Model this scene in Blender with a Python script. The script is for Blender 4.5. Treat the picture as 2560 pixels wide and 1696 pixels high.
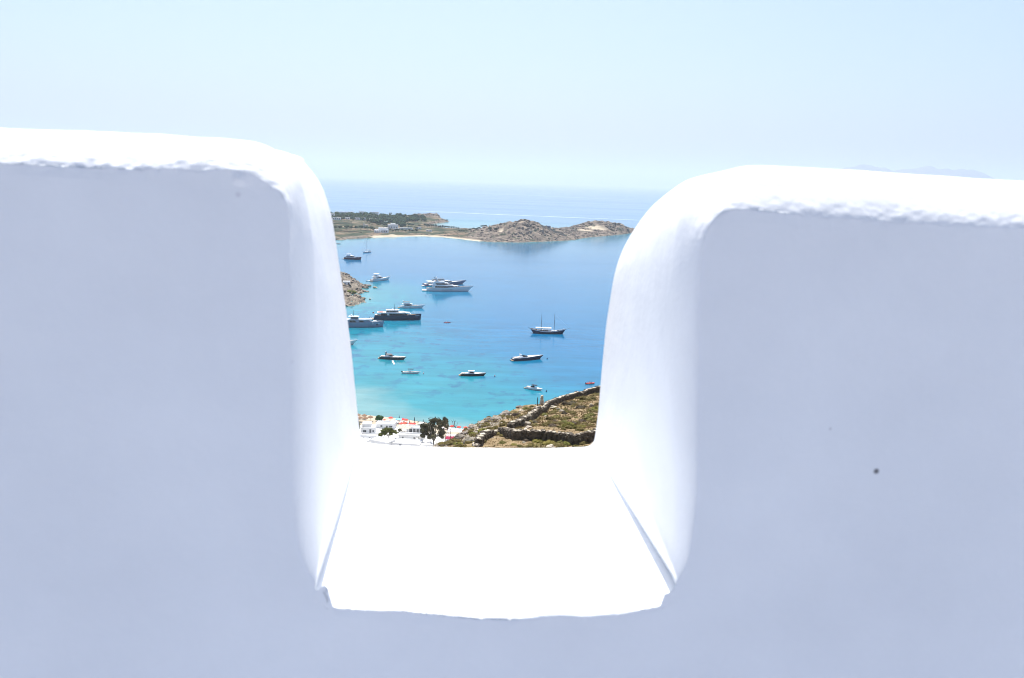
import bpy, bmesh, math, random, bisect
import numpy as np
from mathutils import Vector, Matrix, noise as mnoise

for _o in list(bpy.data.objects):
    bpy.data.objects.remove(_o)
SC = bpy.context.scene
COL = SC.collection
RNG = random.Random(11)

# ------------------------------------------------------------------ camera
H = 110.0                       # eye height above the sea, metres
FPX = 2000.0                    # focal length in pixels of the 2560 px wide photograph
PITCH, ROLL = math.radians(11.15), math.radians(1.85)
cam_d = bpy.data.cameras.new('camera')
cam = bpy.data.objects.new('camera', cam_d)
COL.objects.link(cam)
cam_d.sensor_width = 36.0
cam_d.lens = 36.0 * FPX / 2560.0
cam_d.clip_start = 0.05
cam_d.clip_end = 200000.0
cam_d.dof.use_dof = True
cam_d.dof.focus_distance = 500.0
cam_d.dof.aperture_fstop = 11.0
CAMR = Matrix.Rotation(math.pi / 2 - PITCH, 3, 'X') @ Matrix.Rotation(ROLL, 3, 'Z')
cam.matrix_world = Matrix.Translation((0, 0, H)) @ CAMR.to_4x4()
SC.camera = cam

# ------------------------------------------------------------------ light
SUN_EL, SUN_AZ = math.radians(68), math.radians(-9)     # azimuth from +Y, positive to the right
SUN_DIR = Vector((math.sin(SUN_AZ) * math.cos(SUN_EL), math.cos(SUN_AZ) * math.cos(SUN_EL), math.sin(SUN_EL)))
sun_d = bpy.data.lights.new('sun', 'SUN')
sun_d.energy = 4.8
sun_d.angle = math.radians(0.53)
sun_d.color = (1.0, 0.955, 0.88)
sun = bpy.data.objects.new('sun', sun_d)
sun.rotation_euler = SUN_DIR.to_track_quat('Z', 'Y').to_euler()
sun.location = (0, 0, H + 40)
COL.objects.link(sun)

W = bpy.data.worlds.new('World')
SC.world = W
W.use_nodes = True
wn = W.node_tree
sky_n = wn.nodes.new('ShaderNodeTexSky')
sky_n.sky_type = 'NISHITA'
sky_n.sun_disc = False
sky_n.sun_elevation = SUN_EL
sky_n.sun_rotation = SUN_AZ
sky_n.altitude = 100
sky_n.air_density = 1.0
sky_n.dust_density = 3.7
sky_n.ozone_density = 5.0
bg = wn.nodes['Background']
wn.links.new(sky_n.outputs[0], bg.inputs[0])
bg.inputs[1].default_value = 0.146
vs = SC.view_settings
vs.view_transform = 'Standard'
vs.look = 'None'
vs.gamma = 1
vs.use_curve_mapping = False
vs.exposure = 0.42

SC.render.engine = 'CYCLES'
cy = SC.cycles
cy.use_denoising = True
cy.denoising_prefilter = 'ACCURATE'
cy.filter_width = 1.05
cy.max_bounces = 8
cy.diffuse_bounces = 4
cy.glossy_bounces = 3
cy.transparent_max_bounces = 8
cy.volume_bounces = 2
cy.sample_clamp_indirect = 6

# ------------------------------------------------------------------ rays from the photograph's pixels, to measure the place
def ray(px, py):
    d = CAMR @ Vector(((px - 1280) / FPX, -(py - 848) / FPX, -1))
    return d.normalized()
def at_z(px, py, z=0.0):
    d = ray(px, py)
    t = (z - H) / d.z
    return Vector((d.x * t, d.y * t, z))
def at_y(px, py, Y):
    d = ray(px, py)
    t = Y / d.y
    return Vector((d.x * t, Y, H + d.z * t))
def on_ground(px, py, zf, t0=20.0, t1=900.0, step=0.5):
    d = ray(px, py)
    t = t0 if py > 700 else 1300.0
    t1 = t1 if py > 700 else 3200.0
    while t < t1:
        x, y, z = d.x * t, d.y * t, H + d.z * t
        if z < zf(x, y):
            return Vector((x, y, zf(x, y)))
        t += step
    return Vector((d.x * t, d.y * t, 0))

# ------------------------------------------------------------------ materials
MATS = {}
def nodes_of(name):
    m = bpy.data.materials.new(name)
    m.use_nodes = True
    return m, m.node_tree, m.node_tree.nodes['Principled BSDF']
def set_in(n, **kw):
    for k, v in kw.items():
        n.inputs[k.replace('_', ' ')].default_value = v
def mat(name, col, rough=0.6, spec=0.4, metal=0.0, var=0.12, scale=2.0, bump=0.0, bscale=20.0, rnd=0.0, col2=None):
    """plain procedural paint / stone / cloth: base colour with a little uneven tone and relief"""
    if name in MATS:
        return MATS[name]
    m, t, p = nodes_of(name)
    N = t.nodes
    tc = N.new('ShaderNodeTexCoord')
    nz = N.new('ShaderNodeTexNoise')
    nz.inputs['Scale'].default_value = scale
    nz.inputs['Detail'].default_value = 5
    t.links.new(tc.outputs['Object'], nz.inputs['Vector'])
    cr = N.new('ShaderNodeValToRGB')
    c2 = col2 or tuple(min(1, c * (1 + var)) for c in col)
    c1 = tuple(c * (1 - var) for c in col) if col2 is None else col
    cr.color_ramp.elements[0].position = 0.32
    cr.color_ramp.elements[1].position = 0.68
    cr.color_ramp.elements[0].color = (*c1, 1)
    cr.color_ramp.elements[1].color = (*c2, 1)
    t.links.new(nz.outputs['Fac'], cr.inputs[0])
    out = cr.outputs[0]
    if rnd > 0:
        oi = N.new('ShaderNodeObjectInfo')
        hs = N.new('ShaderNodeHueSaturation')
        mr = N.new('ShaderNodeMapRange')
        mr.inputs['To Min'].default_value = 1 - rnd
        mr.inputs['To Max'].default_value = 1 + rnd
        t.links.new(oi.outputs['Random'], mr.inputs['Value'])
        t.links.new(mr.outputs[0], hs.inputs['Value'])
        mh = N.new('ShaderNodeMapRange')
        mh.inputs['To Min'].default_value = 0.5 - rnd * 0.07
        mh.inputs['To Max'].default_value = 0.5 + rnd * 0.07
        wn_ = N.new('ShaderNodeMath'); wn_.operation = 'FRACT'
        ml = N.new('ShaderNodeMath'); ml.operation = 'MULTIPLY'; ml.inputs[1].default_value = 7.31
        t.links.new(oi.outputs['Random'], ml.inputs[0]); t.links.new(ml.outputs[0], wn_.inputs[0])
        t.links.new(wn_.outputs[0], mh.inputs['Value'])
        t.links.new(mh.outputs[0], hs.inputs['Hue'])
        t.links.new(out, hs.inputs['Color'])
        out = hs.outputs[0]
    t.links.new(out, p.inputs['Base Color'])
    set_in(p, Roughness=rough, Metallic=metal)
    p.inputs['Specular IOR Level'].default_value = spec
    if bump > 0:
        nb = N.new('ShaderNodeTexNoise')
        nb.inputs['Scale'].default_value = bscale
        nb.inputs['Detail'].default_value = 6
        t.links.new(tc.outputs['Object'], nb.inputs['Vector'])
        b = N.new('ShaderNodeBump')
        b.inputs['Strength'].default_value = 1.0
        b.inputs['Distance'].default_value = bump
        t.links.new(nb.outputs['Fac'], b.inputs['Height'])
        t.links.new(b.outputs[0], p.inputs['Normal'])
    MATS[name] = m
    return m

# ------------------------------------------------------------------ mesh helpers
class MB:
    def __init__(self):
        self.v, self.f = [], []
    def add(self, vs, fs):
        o = len(self.v)
        self.v += [tuple(x) for x in vs]
        self.f += [tuple(i + o for i in f) for f in fs]
        return self
    def box(self, x0, x1, y0, y1, z0, z1):
        return self.hexa([(x0, y0, z0), (x1, y0, z0), (x1, y1, z0), (x0, y1, z0)], [(x0, y0, z1), (x1, y0, z1), (x1, y1, z1), (x0, y1, z1)])
    def hexa(self, a, b):
        return self.add(list(a) + list(b), [(3, 2, 1, 0), (4, 5, 6, 7), (0, 1, 5, 4), (1, 2, 6, 5), (2, 3, 7, 6), (3, 0, 4, 7)])
    def obox(self, c, ax, half):
        """box with its own axes"""
        c = Vector(c); X, Y, Z = [Vector(a) for a in ax]
        def P(i, j, k): return c + X * (i * half[0]) + Y * (j * half[1]) + Z * (k * half[2])
        return self.hexa([P(-1, -1, -1), P(1, -1, -1), P(1, 1, -1), P(-1, 1, -1)], [P(-1, -1, 1), P(1, -1, 1), P(1, 1, 1), P(-1, 1, 1)])
    def prism(self, bot, top):
        n = len(bot)
        return self.add(list(bot) + list(top), [tuple(range(n - 1, -1, -1)), tuple(range(n, 2 * n))] + [(i, (i + 1) % n, n + (i + 1) % n, n + i) for i in range(n)])
    def tube(self, pts, r, n=6, cap=True):
        pts = [Vector(p) for p in pts]
        rs = r if isinstance(r, (list, tuple)) else [r] * len(pts)
        rings = []
        for i, p in enumerate(pts):
            d = (pts[min(i + 1, len(pts) - 1)] - pts[max(i - 1, 0)])
            if d.length < 1e-9: d = Vector((0, 0, 1))
            d.normalize()
            a = Vector((0, 0, 1)) if abs(d.z) < 0.9 else Vector((1, 0, 0))
            u = d.cross(a).normalized(); w = d.cross(u)
            rings.append([p + u * (rs[i] * math.cos(2 * math.pi * k / n)) + w * (rs[i] * math.sin(2 * math.pi * k / n)) for k in range(n)])
        vs = [q for rr in rings for q in rr]
        fs = [(i * n + k, i * n + (k + 1) % n, (i + 1) * n + (k + 1) % n, (i + 1) * n + k) for i in range(len(pts) - 1) for k in range(n)]
        if cap:
            fs += [tuple(range(n))[::-1], tuple((len(pts) - 1) * n + k for k in range(n))]
        return self.add(vs, fs)
    def lathe(self, prof, n=12, c=(0, 0, 0)):
        vs, fs = [], []
        for (r, z) in prof:
            vs += [(c[0] + r * math.cos(2 * math.pi * k / n), c[1] + r * math.sin(2 * math.pi * k / n), c[2] + z) for k in range(n)]
        m = len(prof)
        fs = [(i * n + k, i * n + (k + 1) % n, (i + 1) * n + (k + 1) % n, (i + 1) * n + k) for i in range(m - 1) for k in range(n)]
        fs += [tuple(range(n))[::-1], tuple((m - 1) * n + k for k in range(n))]
        return self.add(vs, fs)
    def mesh(self, name, m=None, smooth=False):
        me = bpy.data.meshes.new(name)
        me.from_pydata(self.v, [], self.f)
        me.validate(); me.update()
        if m: me.materials.append(m)
        if smooth:
            me.polygons.foreach_set('use_smooth', [True] * len(me.polygons))
        return me
    def build(self, name, m, parent=None, smooth=False, loc=None):
        return link(name, self.mesh(name, m, smooth), parent, loc)
def link(name, me, parent=None, loc=None):
    o = bpy.data.objects.new(name, me)
    COL.objects.link(o)
    if parent: o.parent = parent
    if loc is not None: o.location = loc
    return o
def tag(o, label=None, cat=None, group=None, kind=None):
    if label: o['label'] = label
    if cat: o['category'] = cat
    if group: o['group'] = group
    if kind: o['kind'] = kind
    return o
def thing(name, loc, rz, label, cat, group=None):
    o = bpy.data.objects.new(name, None)
    o.empty_display_size = 0.5
    COL.objects.link(o)
    o.location = loc
    o.rotation_euler = (0, 0, rz)
    return tag(o, label, cat, group)
def rock_mesh(name, seed, m, sub=2, flat=0.6, rough=0.35):
    bm = bmesh.new()
    bmesh.ops.create_icosphere(bm, subdivisions=sub, radius=1)
    off = Vector((seed * 3.1, seed * 1.7, seed * 5.3))
    for v in bm.verts:
        n1 = mnoise.cell(v.co * 1.3 + off) * 0.5 + mnoise.noise(v.co * 1.6 + off)
        v.co *= 1 + rough * n1
        v.co.z *= flat
    me = bpy.data.meshes.new(name)
    bm.to_mesh(me); bm.free()
    me.materials.append(m)
    return me
def grid_mesh(name, xs, ys, Z, m, keep=None, attrs=None, smooth=True):
    nx, ny = len(xs), len(ys)
    X, Y = np.meshgrid(xs, ys)
    co = np.stack([X, Y, Z], -1).reshape(-1, 3)
    idx = np.arange(nx * ny).reshape(ny, nx)
    q = np.stack([idx[:-1, :-1], idx[:-1, 1:], idx[1:, 1:], idx[1:, :-1]], -1).reshape(-1, 4)
    if keep is not None:
        k = (keep[:-1, :-1] | keep[:-1, 1:] | keep[1:, 1:] | keep[1:, :-1]).reshape(-1)
        q = q[k]
    me = bpy.data.meshes.new(name)
    me.vertices.add(len(co)); me.vertices.foreach_set('co', co.ravel())
    me.loops.add(q.size); me.loops.foreach_set('vertex_index', q.ravel())
    me.polygons.add(len(q)); me.polygons.foreach_set('loop_start', np.arange(len(q)) * 4)
    me.update(); me.validate()
    if smooth: me.polygons.foreach_set('use_smooth', np.ones(len(me.polygons), bool))
    for k, A in (attrs or {}).items():
        a = me.attributes.new(k, 'FLOAT', 'POINT')
        a.data.foreach_set('value', np.asarray(A, dtype=np.float32).ravel())
    me.materials.append(m)
    return me
def vnoise(X, Y, seed=0, oct=4, lac=2.0, gain=0.5, ridged=False):
    """value noise on arrays"""
    out = np.zeros_like(X, dtype=float); amp = 1.0; tot = 0
    def h(i, j, s):
        n = np.sin(i * 127.1 + j * 311.7 + s * 74.7) * 43758.5453
        return n - np.floor(n)
    for o in range(oct):
        xi, yi = np.floor(X), np.floor(Y)
        fx, fy = X - xi, Y - yi
        fx = fx * fx * (3 - 2 * fx); fy = fy * fy * (3 - 2 * fy)
        s = seed + o * 17
        v = (h(xi, yi, s) * (1 - fx) + h(xi + 1, yi, s) * fx) * (1 - fy) + (h(xi, yi + 1, s) * (1 - fx) + h(xi + 1, yi + 1, s) * fx) * fy
        if ridged: v = 1 - np.abs(2 * v - 1)
        out += amp * v; tot += amp
        amp *= gain; X = X * lac + 13.7; Y = Y * lac + 7.3
    return out / tot
class TPS:
    def __init__(self, pts, s=100.0, lam=1e-3):
        P = np.array(pts, float); self.c = P[:, :2] / s; self.s = s
        n = len(P)
        d = np.linalg.norm(self.c[:, None] - self.c[None], axis=-1)
        K = self.k(d) + lam * np.eye(n)
        A = np.zeros((n + 3, n + 3)); A[:n, :n] = K
        A[:n, n] = 1; A[:n, n + 1:] = self.c; A[n, :n] = 1; A[n + 1:, :n] = self.c.T
        self.w = np.linalg.solve(A, np.concatenate([P[:, 2], [0, 0, 0]]))
    @staticmethod
    def k(r): return r * r * np.log(r + 1e-9)
    def __call__(self, X, Y):
        x, y = np.asarray(X, float) / self.s, np.asarray(Y, float) / self.s
        n = len(self.c); o = self.w[n] + self.w[n + 1] * x + self.w[n + 2] * y
        for i in range(n):
            o = o + self.w[i] * self.k(np.sqrt((x - self.c[i, 0]) ** 2 + (y - self.c[i, 1]) ** 2))
        return o
def poly_dist(X, Y, P, closed=True):
    """distance to a polyline, nearest point, and inside test"""
    X = np.asarray(X, float); Y = np.asarray(Y, float)
    best = np.full(X.shape, 1e18); bx = np.zeros(X.shape); by = np.zeros(X.shape); ins = np.zeros(X.shape, bool)
    n = len(P)
    for i in range(n if closed else n - 1):
        ax, ay = P[i][0], P[i][1]; cx, cy_ = P[(i + 1) % n][0], P[(i + 1) % n][1]
        dx, dy = cx - ax, cy_ - ay
        t = np.clip(((X - ax) * dx + (Y - ay) * dy) / (dx * dx + dy * dy + 1e-12), 0, 1)
        qx, qy = ax + t * dx, ay + t * dy
        d = (X - qx) ** 2 + (Y - qy) ** 2
        m = d < best
        best = np.where(m, d, best); bx = np.where(m, qx, bx); by = np.where(m, qy, by)
        if closed:
            c = ((ay > Y) != (cy_ > Y)) & (X < (cx - ax) * (Y - ay) / ((cy_ - ay) if abs(cy_ - ay) > 1e-12 else 1e-12) + ax)
            ins ^= c
    return np.sqrt(best), bx, by, ins
def sstep(a, b, x):
    t = np.clip((x - a) / (b - a), 0, 1)
    return t * t * (3 - 2 * t)
# ================================================================== the whitewashed parapet
WY0, WT, WYAW = 0.69, 0.45, math.radians(5)      # distance of its near face, thickness, turn
WU = Vector((math.cos(WYAW), math.sin(WYAW), 0)); WV = Vector((-math.sin(WYAW), math.cos(WYAW), 0))
WO = Vector((0, WY0, H))
def wall_uz(px, py, v):
    d = ray(px, py)
    p0 = Vector((0, 0, H)) - WO
    t = (v - p0.dot(WV)) / d.dot(WV)
    q = p0 + d * t
    return (q.dot(WU), q.z)
def whitewash():
    m, t, p = nodes_of('whitewash')
    N, L = t.nodes, t.links
    tc = N.new('ShaderNodeTexCoord')
    n1 = N.new('ShaderNodeTexNoise'); n1.inputs['Scale'].default_value = 3.2; n1.inputs['Detail'].default_value = 7; n1.inputs['Roughness'].default_value = 0.6
    cr = N.new('ShaderNodeValToRGB')
    cr.color_ramp.elements[0].position = 0.3; cr.color_ramp.elements[1].position = 0.7
    cr.color_ramp.elements[0].color = (0.745, 0.762, 0.785, 1); cr.color_ramp.elements[1].color = (0.83, 0.848, 0.866, 1)
    L.new(tc.outputs['Object'], n1.inputs['Vector']); L.new(n1.outputs['Fac'], cr.inputs[0])
    # three small dirt specks with their own place on the near face
    col = cr.outputs[0]
    for (px, py, r, c) in ((2190, 1178, 0.0028, 0.16), (734, 906, 0.0022, 0.66), (2075, 1072, 0.0014, 0.62), (596, 487, 0.0022, 0.68)):
        u, z = wall_uz(px, py, 0.001)
        q = WO + WU * u + Vector((0, 0, z)) - WO
        ds = N.new('ShaderNodeVectorMath'); ds.operation = 'DISTANCE'; ds.inputs[1].default_value = (u, 0.0, z)
        L.new(tc.outputs['Object'], ds.inputs[0])
        mr = N.new('ShaderNodeMapRange'); mr.inputs['From Min'].default_value = r * 0.5; mr.inputs['From Max'].default_value = r * 1.3
        L.new(ds.outputs['Value'], mr.inputs['Value'])
        mx = N.new('ShaderNodeMixRGB'); mx.inputs[1].default_value = (c, c, c * 1.05, 1)
        L.new(mr.outputs[0], mx.inputs[0]); L.new(col, mx.inputs[2]); col = mx.outputs[0]
    L.new(col, p.inputs['Base Color'])
    set_in(p, Roughness=0.85); p.inputs['Specular IOR Level'].default_value = 0.2
    n2 = N.new('ShaderNodeTexNoise'); n2.inputs['Scale'].default_value = 7; n2.inputs['Detail'].default_value = 5; n2.inputs['Roughness'].default_value = 0.55
    b = N.new('ShaderNodeBump'); b.inputs['Strength'].default_value = 0.6; b.inputs['Distance'].default_value = 0.008
    n3 = N.new('ShaderNodeTexNoise'); n3.inputs['Scale'].default_value = 130; n3.inputs['Detail'].default_value = 4
    b2 = N.new('ShaderNodeBump'); b2.inputs['Strength'].default_value = 0.35; b2.inputs['Distance'].default_value = 0.0012
    L.new(tc.outputs['Object'], n2.inputs['Vector']); L.new(tc.outputs['Object'], n3.inputs['Vector'])
    L.new(n2.outputs['Fac'], b.inputs['Height']); L.new(n3.outputs['Fac'], b2.inputs['Height'])
    L.new(b.outputs[0], b2.inputs['Normal']); L.new(b2.outputs[0], p.inputs['Normal'])
    return m
ST = [  # near-face edge, start of the top/jamb surface, far edge: (pixels)
    ((0, 408), (0, 323), None), ((287, 420), (287, 332), None), ((467, 424), (467, 343), None), ((555, 427), (585, 351), None),
    ((612, 432), (648, 361), (729, 388)), ((664, 458), (702, 389), (765, 415)), ((708, 490), (741, 432), (797, 458)), ((724, 560), (763, 500), (815, 501)),
    ((722, 660), (778, 580), (829, 551)), ((719, 770), (786, 700), (850, 681)), ((718, 900), (790, 830), (862, 757)), ((720, 1020), (792, 960), (872, 830)),
    ((722, 1150), (794, 1100), (881, 909)), ((726, 1250), (795, 1215), (888, 980)), ((734, 1325), (795, 1300), (892, 1020), .88), ((748, 1385), (796, 1362), (896, 1055), .7),
    ((768, 1428), (797, 1405), (899, 1080), .46), ((788, 1456), (798, 1432), (901, 1097), .3), ((783, 1497), (800, 1433), (905, 1105), 1), ((797, 1508), (810, 1434), (935, 1113)), ((900, 1523), (900, 1438), (1000, 1118)),
    ((1080, 1538), (1080, 1441), (1100, 1122)), ((1250, 1547), (1250, 1443), (1240, 1124)), ((1420, 1541), (1420, 1441), (1370, 1124)),
    ((1560, 1532), (1560, 1437), (1430, 1123)), ((1682, 1508), (1664, 1434), (1468, 1121)), ((1696, 1497), (1677, 1433), (1480, 1116), 1), ((1690, 1456), (1679, 1432), (1485, 1109), .3), ((1708, 1428), (1680, 1405), (1488, 1098), .46),
    ((1726, 1385), (1680, 1362), (1492, 1072), .7), ((1735, 1325), (1679, 1300), (1497, 1030), .85), ((1744, 1250), (1678, 1215), (1502, 970)), ((1748, 1150), (1677, 1080), (1507, 915)),
    ((1750, 1000), (1676, 930), (1516, 824)), ((1751, 850), (1677, 790), (1526, 755)), ((1753, 735), (1680, 690), (1535, 700)),
    ((1756, 650), (1687, 610), (1548, 650)), ((1763, 592), (1700, 545), (1571, 600)), ((1778, 555), (1722, 497), (1617, 531)),
    ((1806, 530), (1752, 460), (1672, 481)), ((1848, 522), (1796, 432), (1736, 445)), ((1915, 525), (1868, 414), None),
    ((2050, 542), (2001, 420), None), ((2300, 562), (2300, 437), None), ((2560, 574), (2560, 454), None)]
RF = 0.052
K1 = [q[1] for q in ST].index((798, 1432)); K2 = [q[1] for q in ST].index((1679, 1432))
def build_parapet():
    FE, F, B = [], [], []
    DW = []
    for row_ in ST:
        a, b, c = row_[:3]; dw = row_[3] if len(row_) > 3 else 1.0; DW.append((dw, 0.0))
        fe = wall_uz(*a, 0.0); f = wall_uz(*b, RF * dw)
        bb = wall_uz(*c, WT - 0.035) if c else (f[0] + math.copysign(0.13, f[0]), f[1] + (0.007 if f[0] < 0 else 0.001))
        FE.append(fe); F.append(f); B.append(bb)
    # carry the wall on past the frame on both sides
    def ext(side, du):
        i, j = (0, 1) if side < 0 else (-1, -2)
        s = (F[i][1] - F[j][1]) / (F[i][0] - F[j][0])
        for lst in (FE, F, B):
            p = lst[i]; q = (p[0] + side * du, p[1] + s * side * du * 0.4)
            if side < 0: lst.insert(0, q)
            else: lst.append(q)
    for du in (0.5, 1.2, 2.0): ext(-1, du); ext(1, du)
    DW = [DW[0]] * 3 + DW + [DW[-1]] * 3
    FE, F, B, DW = [np.array(a) for a in (FE, F, B, DW)]
    # arc parameter from F; dense Catmull-Rom
    L = np.concatenate([[0], np.cumsum(np.maximum(np.linalg.norm(np.diff(F, axis=0), axis=1), 0.014))])
    inner = (L > L[3]) & (L < L[-4])
    s = np.unique(np.concatenate([np.linspace(0, L[3], 60), np.arange(L[3], L[-4], 0.0022), np.linspace(L[-4], L[-1], 60)]))
    def cr(A):
        out = np.zeros((len(s), 2)); T = np.zeros_like(A)
        T[1:-1] = (A[2:] - A[:-2]) / (L[2:] - L[:-2])[:, None]; T[0] = (A[1] - A[0]) / (L[1] - L[0]); T[-1] = (A[-1] - A[-2]) / (L[-1] - L[-2])
        k = np.clip(np.searchsorted(L, s, side='right') - 1, 0, len(L) - 2)
        h = L[k + 1] - L[k]; t = (s - L[k]) / h
        t2, t3 = t * t, t ** 3
        for d in range(2):
            out[:, d] = (2 * t3 - 3 * t2 + 1) * A[k, d] + (t3 - 2 * t2 + t) * h * T[k, d] + (-2 * t3 + 3 * t2) * A[k + 1, d] + (t3 - t2) * h * T[k + 1, d]
        return out
    fe, f, b = cr(FE), cr(F), cr(B)
    for i, u_ in enumerate(fe[:, 0]):      # the worn front edge wanders up and down
        if abs(u_) < 0.17 and fe[i, 1] < -0.3: fe[i, 1] += 0.0030 * mnoise.noise(Vector((u_ * 17, 3.3, 0))) + 0.0010 * mnoise.noise(Vector((u_ * 46, 8.1, 0)))
    n = len(s)
    RFs = RF * np.clip(np.interp(s, L, DW[:, 0]), 0.05, 1)
    rows = []          # each row: (n,3) in (u, v, z)
    def row(uz, v): rows.append(np.stack([uz[:, 0], np.full(n, v) if np.isscalar(v) else v, uz[:, 1]], -1))
    dirn = fe - f; dl = np.linalg.norm(dirn, axis=1, keepdims=True); dn = dirn / np.maximum(dl, 1e-6)
    XN = 6
    for k in range(XN, 0, -1): row(fe + dn * (0.0021 * k), 0.0)
    M = 44
    # tops and sill are trowelled to a worn chamfer, the jambs to a soft round
    vert = np.abs(dn[:, 0]) > np.abs(dn[:, 1])
    sa_, sb_ = L[3 + K1], L[3 + K2]
    vert = np.where((s > sa_ - 0.3) & (s < sa_ + 0.004), True, np.where((s > sb_ - 0.004) & (s < sb_ + 0.3), True, vert)); vert[(s > sa_ + 0.004) & (s < sb_ - 0.004)] = False
    ex_ = np.where(vert, 2.0, 1.31); ker = np.ones(31) / 31
    ex_ = np.convolve(np.pad(ex_, 15, mode='edge'), ker, mode='valid')
    for k in range(M + 1):
        th = (math.pi / 2) * k / M
        a_ = np.maximum(math.sin(th), 1e-9) ** (2 / ex_); c_ = np.maximum(math.cos(th), 1e-9) ** (2 / ex_)
        row(fe + (f - fe) * a_[:, None], RFs * (1 - c_))
    K = 44
    for k in range(1, K + 1):
        t = k / K
        row(f + (b - f) * t, RFs + (WT - 0.035 - RFs) * t)
    tb = np.gradient(b, axis=0); bn = np.stack([tb[:, 1], -tb[:, 0]], -1); bn /= np.maximum(np.linalg.norm(bn, axis=1, keepdims=True), 1e-9)
    for k in range(1, 11):
        th = (math.pi / 2) * k / 10
        row(b + bn * 0.035 * (1 - math.cos(th)), WT - 0.035 + 0.035 * math.sin(th))
    row(b + bn * 0.038, WT)
    R = np.stack(rows)                      # (m,n,3)
    m = len(rows)
    # uneven hand-laid plaster: move each point along the surface normal
    du = np.gradient(R, axis=1); dv = np.gradient(R, axis=0)
    nrm = np.cross(du, dv); nl = np.linalg.norm(nrm, axis=-1, keepdims=True); nrm = nrm / np.maximum(nl, 1e-9)
    amp = np.full(m, 0.55); amp[-1] = 0; amp[0] = 0
    amp[1:XN + 1] = np.linspace(0.15, 0.8, XN); amp[XN + 1:XN + M // 2] = 1.0
    finek = np.zeros(m); finek[1:XN + M // 3] = 1.0; finek[1:XN] = np.linspace(0.2, 1, XN - 1); finek[XN + M // 3:] = 0.3
    hor = np.convolve(np.pad((~vert).astype(float), 15, mode='edge'), ker, mode='valid')
    fu, fz = wall_uz(600, 448, 0.0)
    i1 = int(np.argmin(np.abs(s - L[3 + K1]))); i2 = int(np.argmin(np.abs(s - L[3 + K2])))
    flat = R.reshape(-1, 3); disp = np.zeros(len(flat))
    for i, c in enumerate(flat):
        q = Vector(c)
        a = amp[i // n]
        if a == 0: continue
        low = mnoise.noise(q * 7.0)
        mid = mnoise.noise(q * 34.0 + Vector((3, 1, 7)))
        hi = mnoise.noise(q * 95.0 + Vector((9, 2, 4)))
        fi = mnoise.noise(q * 190.0 + Vector((1, 8, 4)))
        w_ = 0.25 + 0.75 * hor[i % n] + (0.35 * hor[i % n] if i1 < i % n < i2 else 0)
        if c[0] < -0.2: w_ *= 1.9
        w_ *= min(1.0, 0.06 + (min(abs(s[i % n] - s[i1]), abs(s[i % n] - s[i2])) / 0.05) ** 2)
        disp[i] = a * w_ * (0.0020 * low + 0.0006 * mid * finek[i // n] + 0.0004 * mid + (0.00045 * hi + 0.00055 * fi) * finek[i // n])
        fd = (c[0] - fu) ** 2 + (c[2] - fz) ** 2
        if fd < 2e-4 and c[1] < 0.006: disp[i] += 0.0035 * math.exp(-fd / 2.2e-5)
    flat = flat + nrm.reshape(-1, 3) * disp[:, None]
    verts = [tuple(c) for c in flat]
    faces = [(r * n + c, r * n + c + 1, (r + 1) * n + c + 1, (r + 1) * n + c) for r in range(m - 1) for c in range(n - 1)]
    zb = -1.62
    i1 = int(np.argmin(np.abs(s - L[3 + K1]))); i2 = int(np.argmin(np.abs(s - L[3 + K2])))
    nflat = len(faces)
    def fill(base, v, flip):
        """near or far face: a fan over each merlon, a strip under the sill"""
        def tri(*q): faces.append(q[::-1] if flip else q)
        P = lambda i: base + i
        def V(u, z): verts.append((u, v, z)) ; return len(verts) - 1
        ul, ur = verts[P(0)][0], verts[P(n - 1)][0]
        v0 = v; v = v + (0.002 if not flip else -0.002)
        pl, pr = V(-0.9, -0.5), V(0.9, -0.5)
        bl, br, b1, b2 = V(ul, zb), V(ur, zb), V(verts[P(i1)][0], zb), V(verts[P(i2)][0], zb)
        for i in range(i1): tri(pl, P(i + 1), P(i))
        tri(pl, b1, P(i1)); tri(pl, bl, b1); tri(pl, P(0), bl)
        for i in range(i2, n - 1): tri(pr, P(i + 1), P(i))
        tri(pr, br, P(n - 1)); tri(pr, b2, br); tri(pr, P(i2), b2)
        pb = V(0.5 * (verts[P(i1)][0] + verts[P(i2)][0]), -1.0)
        for i in range(i1, i2): tri(pb, P(i + 1), P(i))
        tri(pb, P(i1), b1); tri(pb, b1, b2); tri(pb, b2, P(i2))
        return bl, br
    f0 = fill(0, 0.0, False); f1 = fill((m - 1) * n, WT, True)
    faces.append(tuple([f1[0], f0[0]] + [r * n for r in range(m)]))
    faces.append(tuple([f0[1], f1[1]] + [r * n + n - 1 for r in range(m - 1, -1, -1)]))
    me = bpy.data.meshes.new('parapet_wall')
    me.from_pydata(verts, [], faces)
    me.update()
    sm = [True] * len(me.polygons)
    for i in range(nflat, len(sm)): sm[i] = False
    me.polygons.foreach_set('use_smooth', sm)
    me.materials.append(whitewash())
    ob = link('parapet_wall', me)
    ob.location = WO; ob.rotation_euler = (0, 0, WYAW)
    tag(ob, 'thick whitewashed parapet wall with one rounded open notch framing the bay', 'parapet wall', kind='thing')
    return ob
parapet = build_parapet()
fl = MB()
fl.box(-4.0, 4.0, -5.0, 0.0, -1.75, -1.6)
tf = fl.build('terrace_floor', mat('terrace_bounce_tint', (0.49, 0.525, 0.62), 0.85, 0.2, var=0.15, scale=3, bump=0.004, bscale=30))  # unseen floor, its blue-grey tone made up to tint the bounced light
tf.location = WO; tf.rotation_euler = (0, 0, WYAW)
tag(tf, kind='structure')
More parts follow.
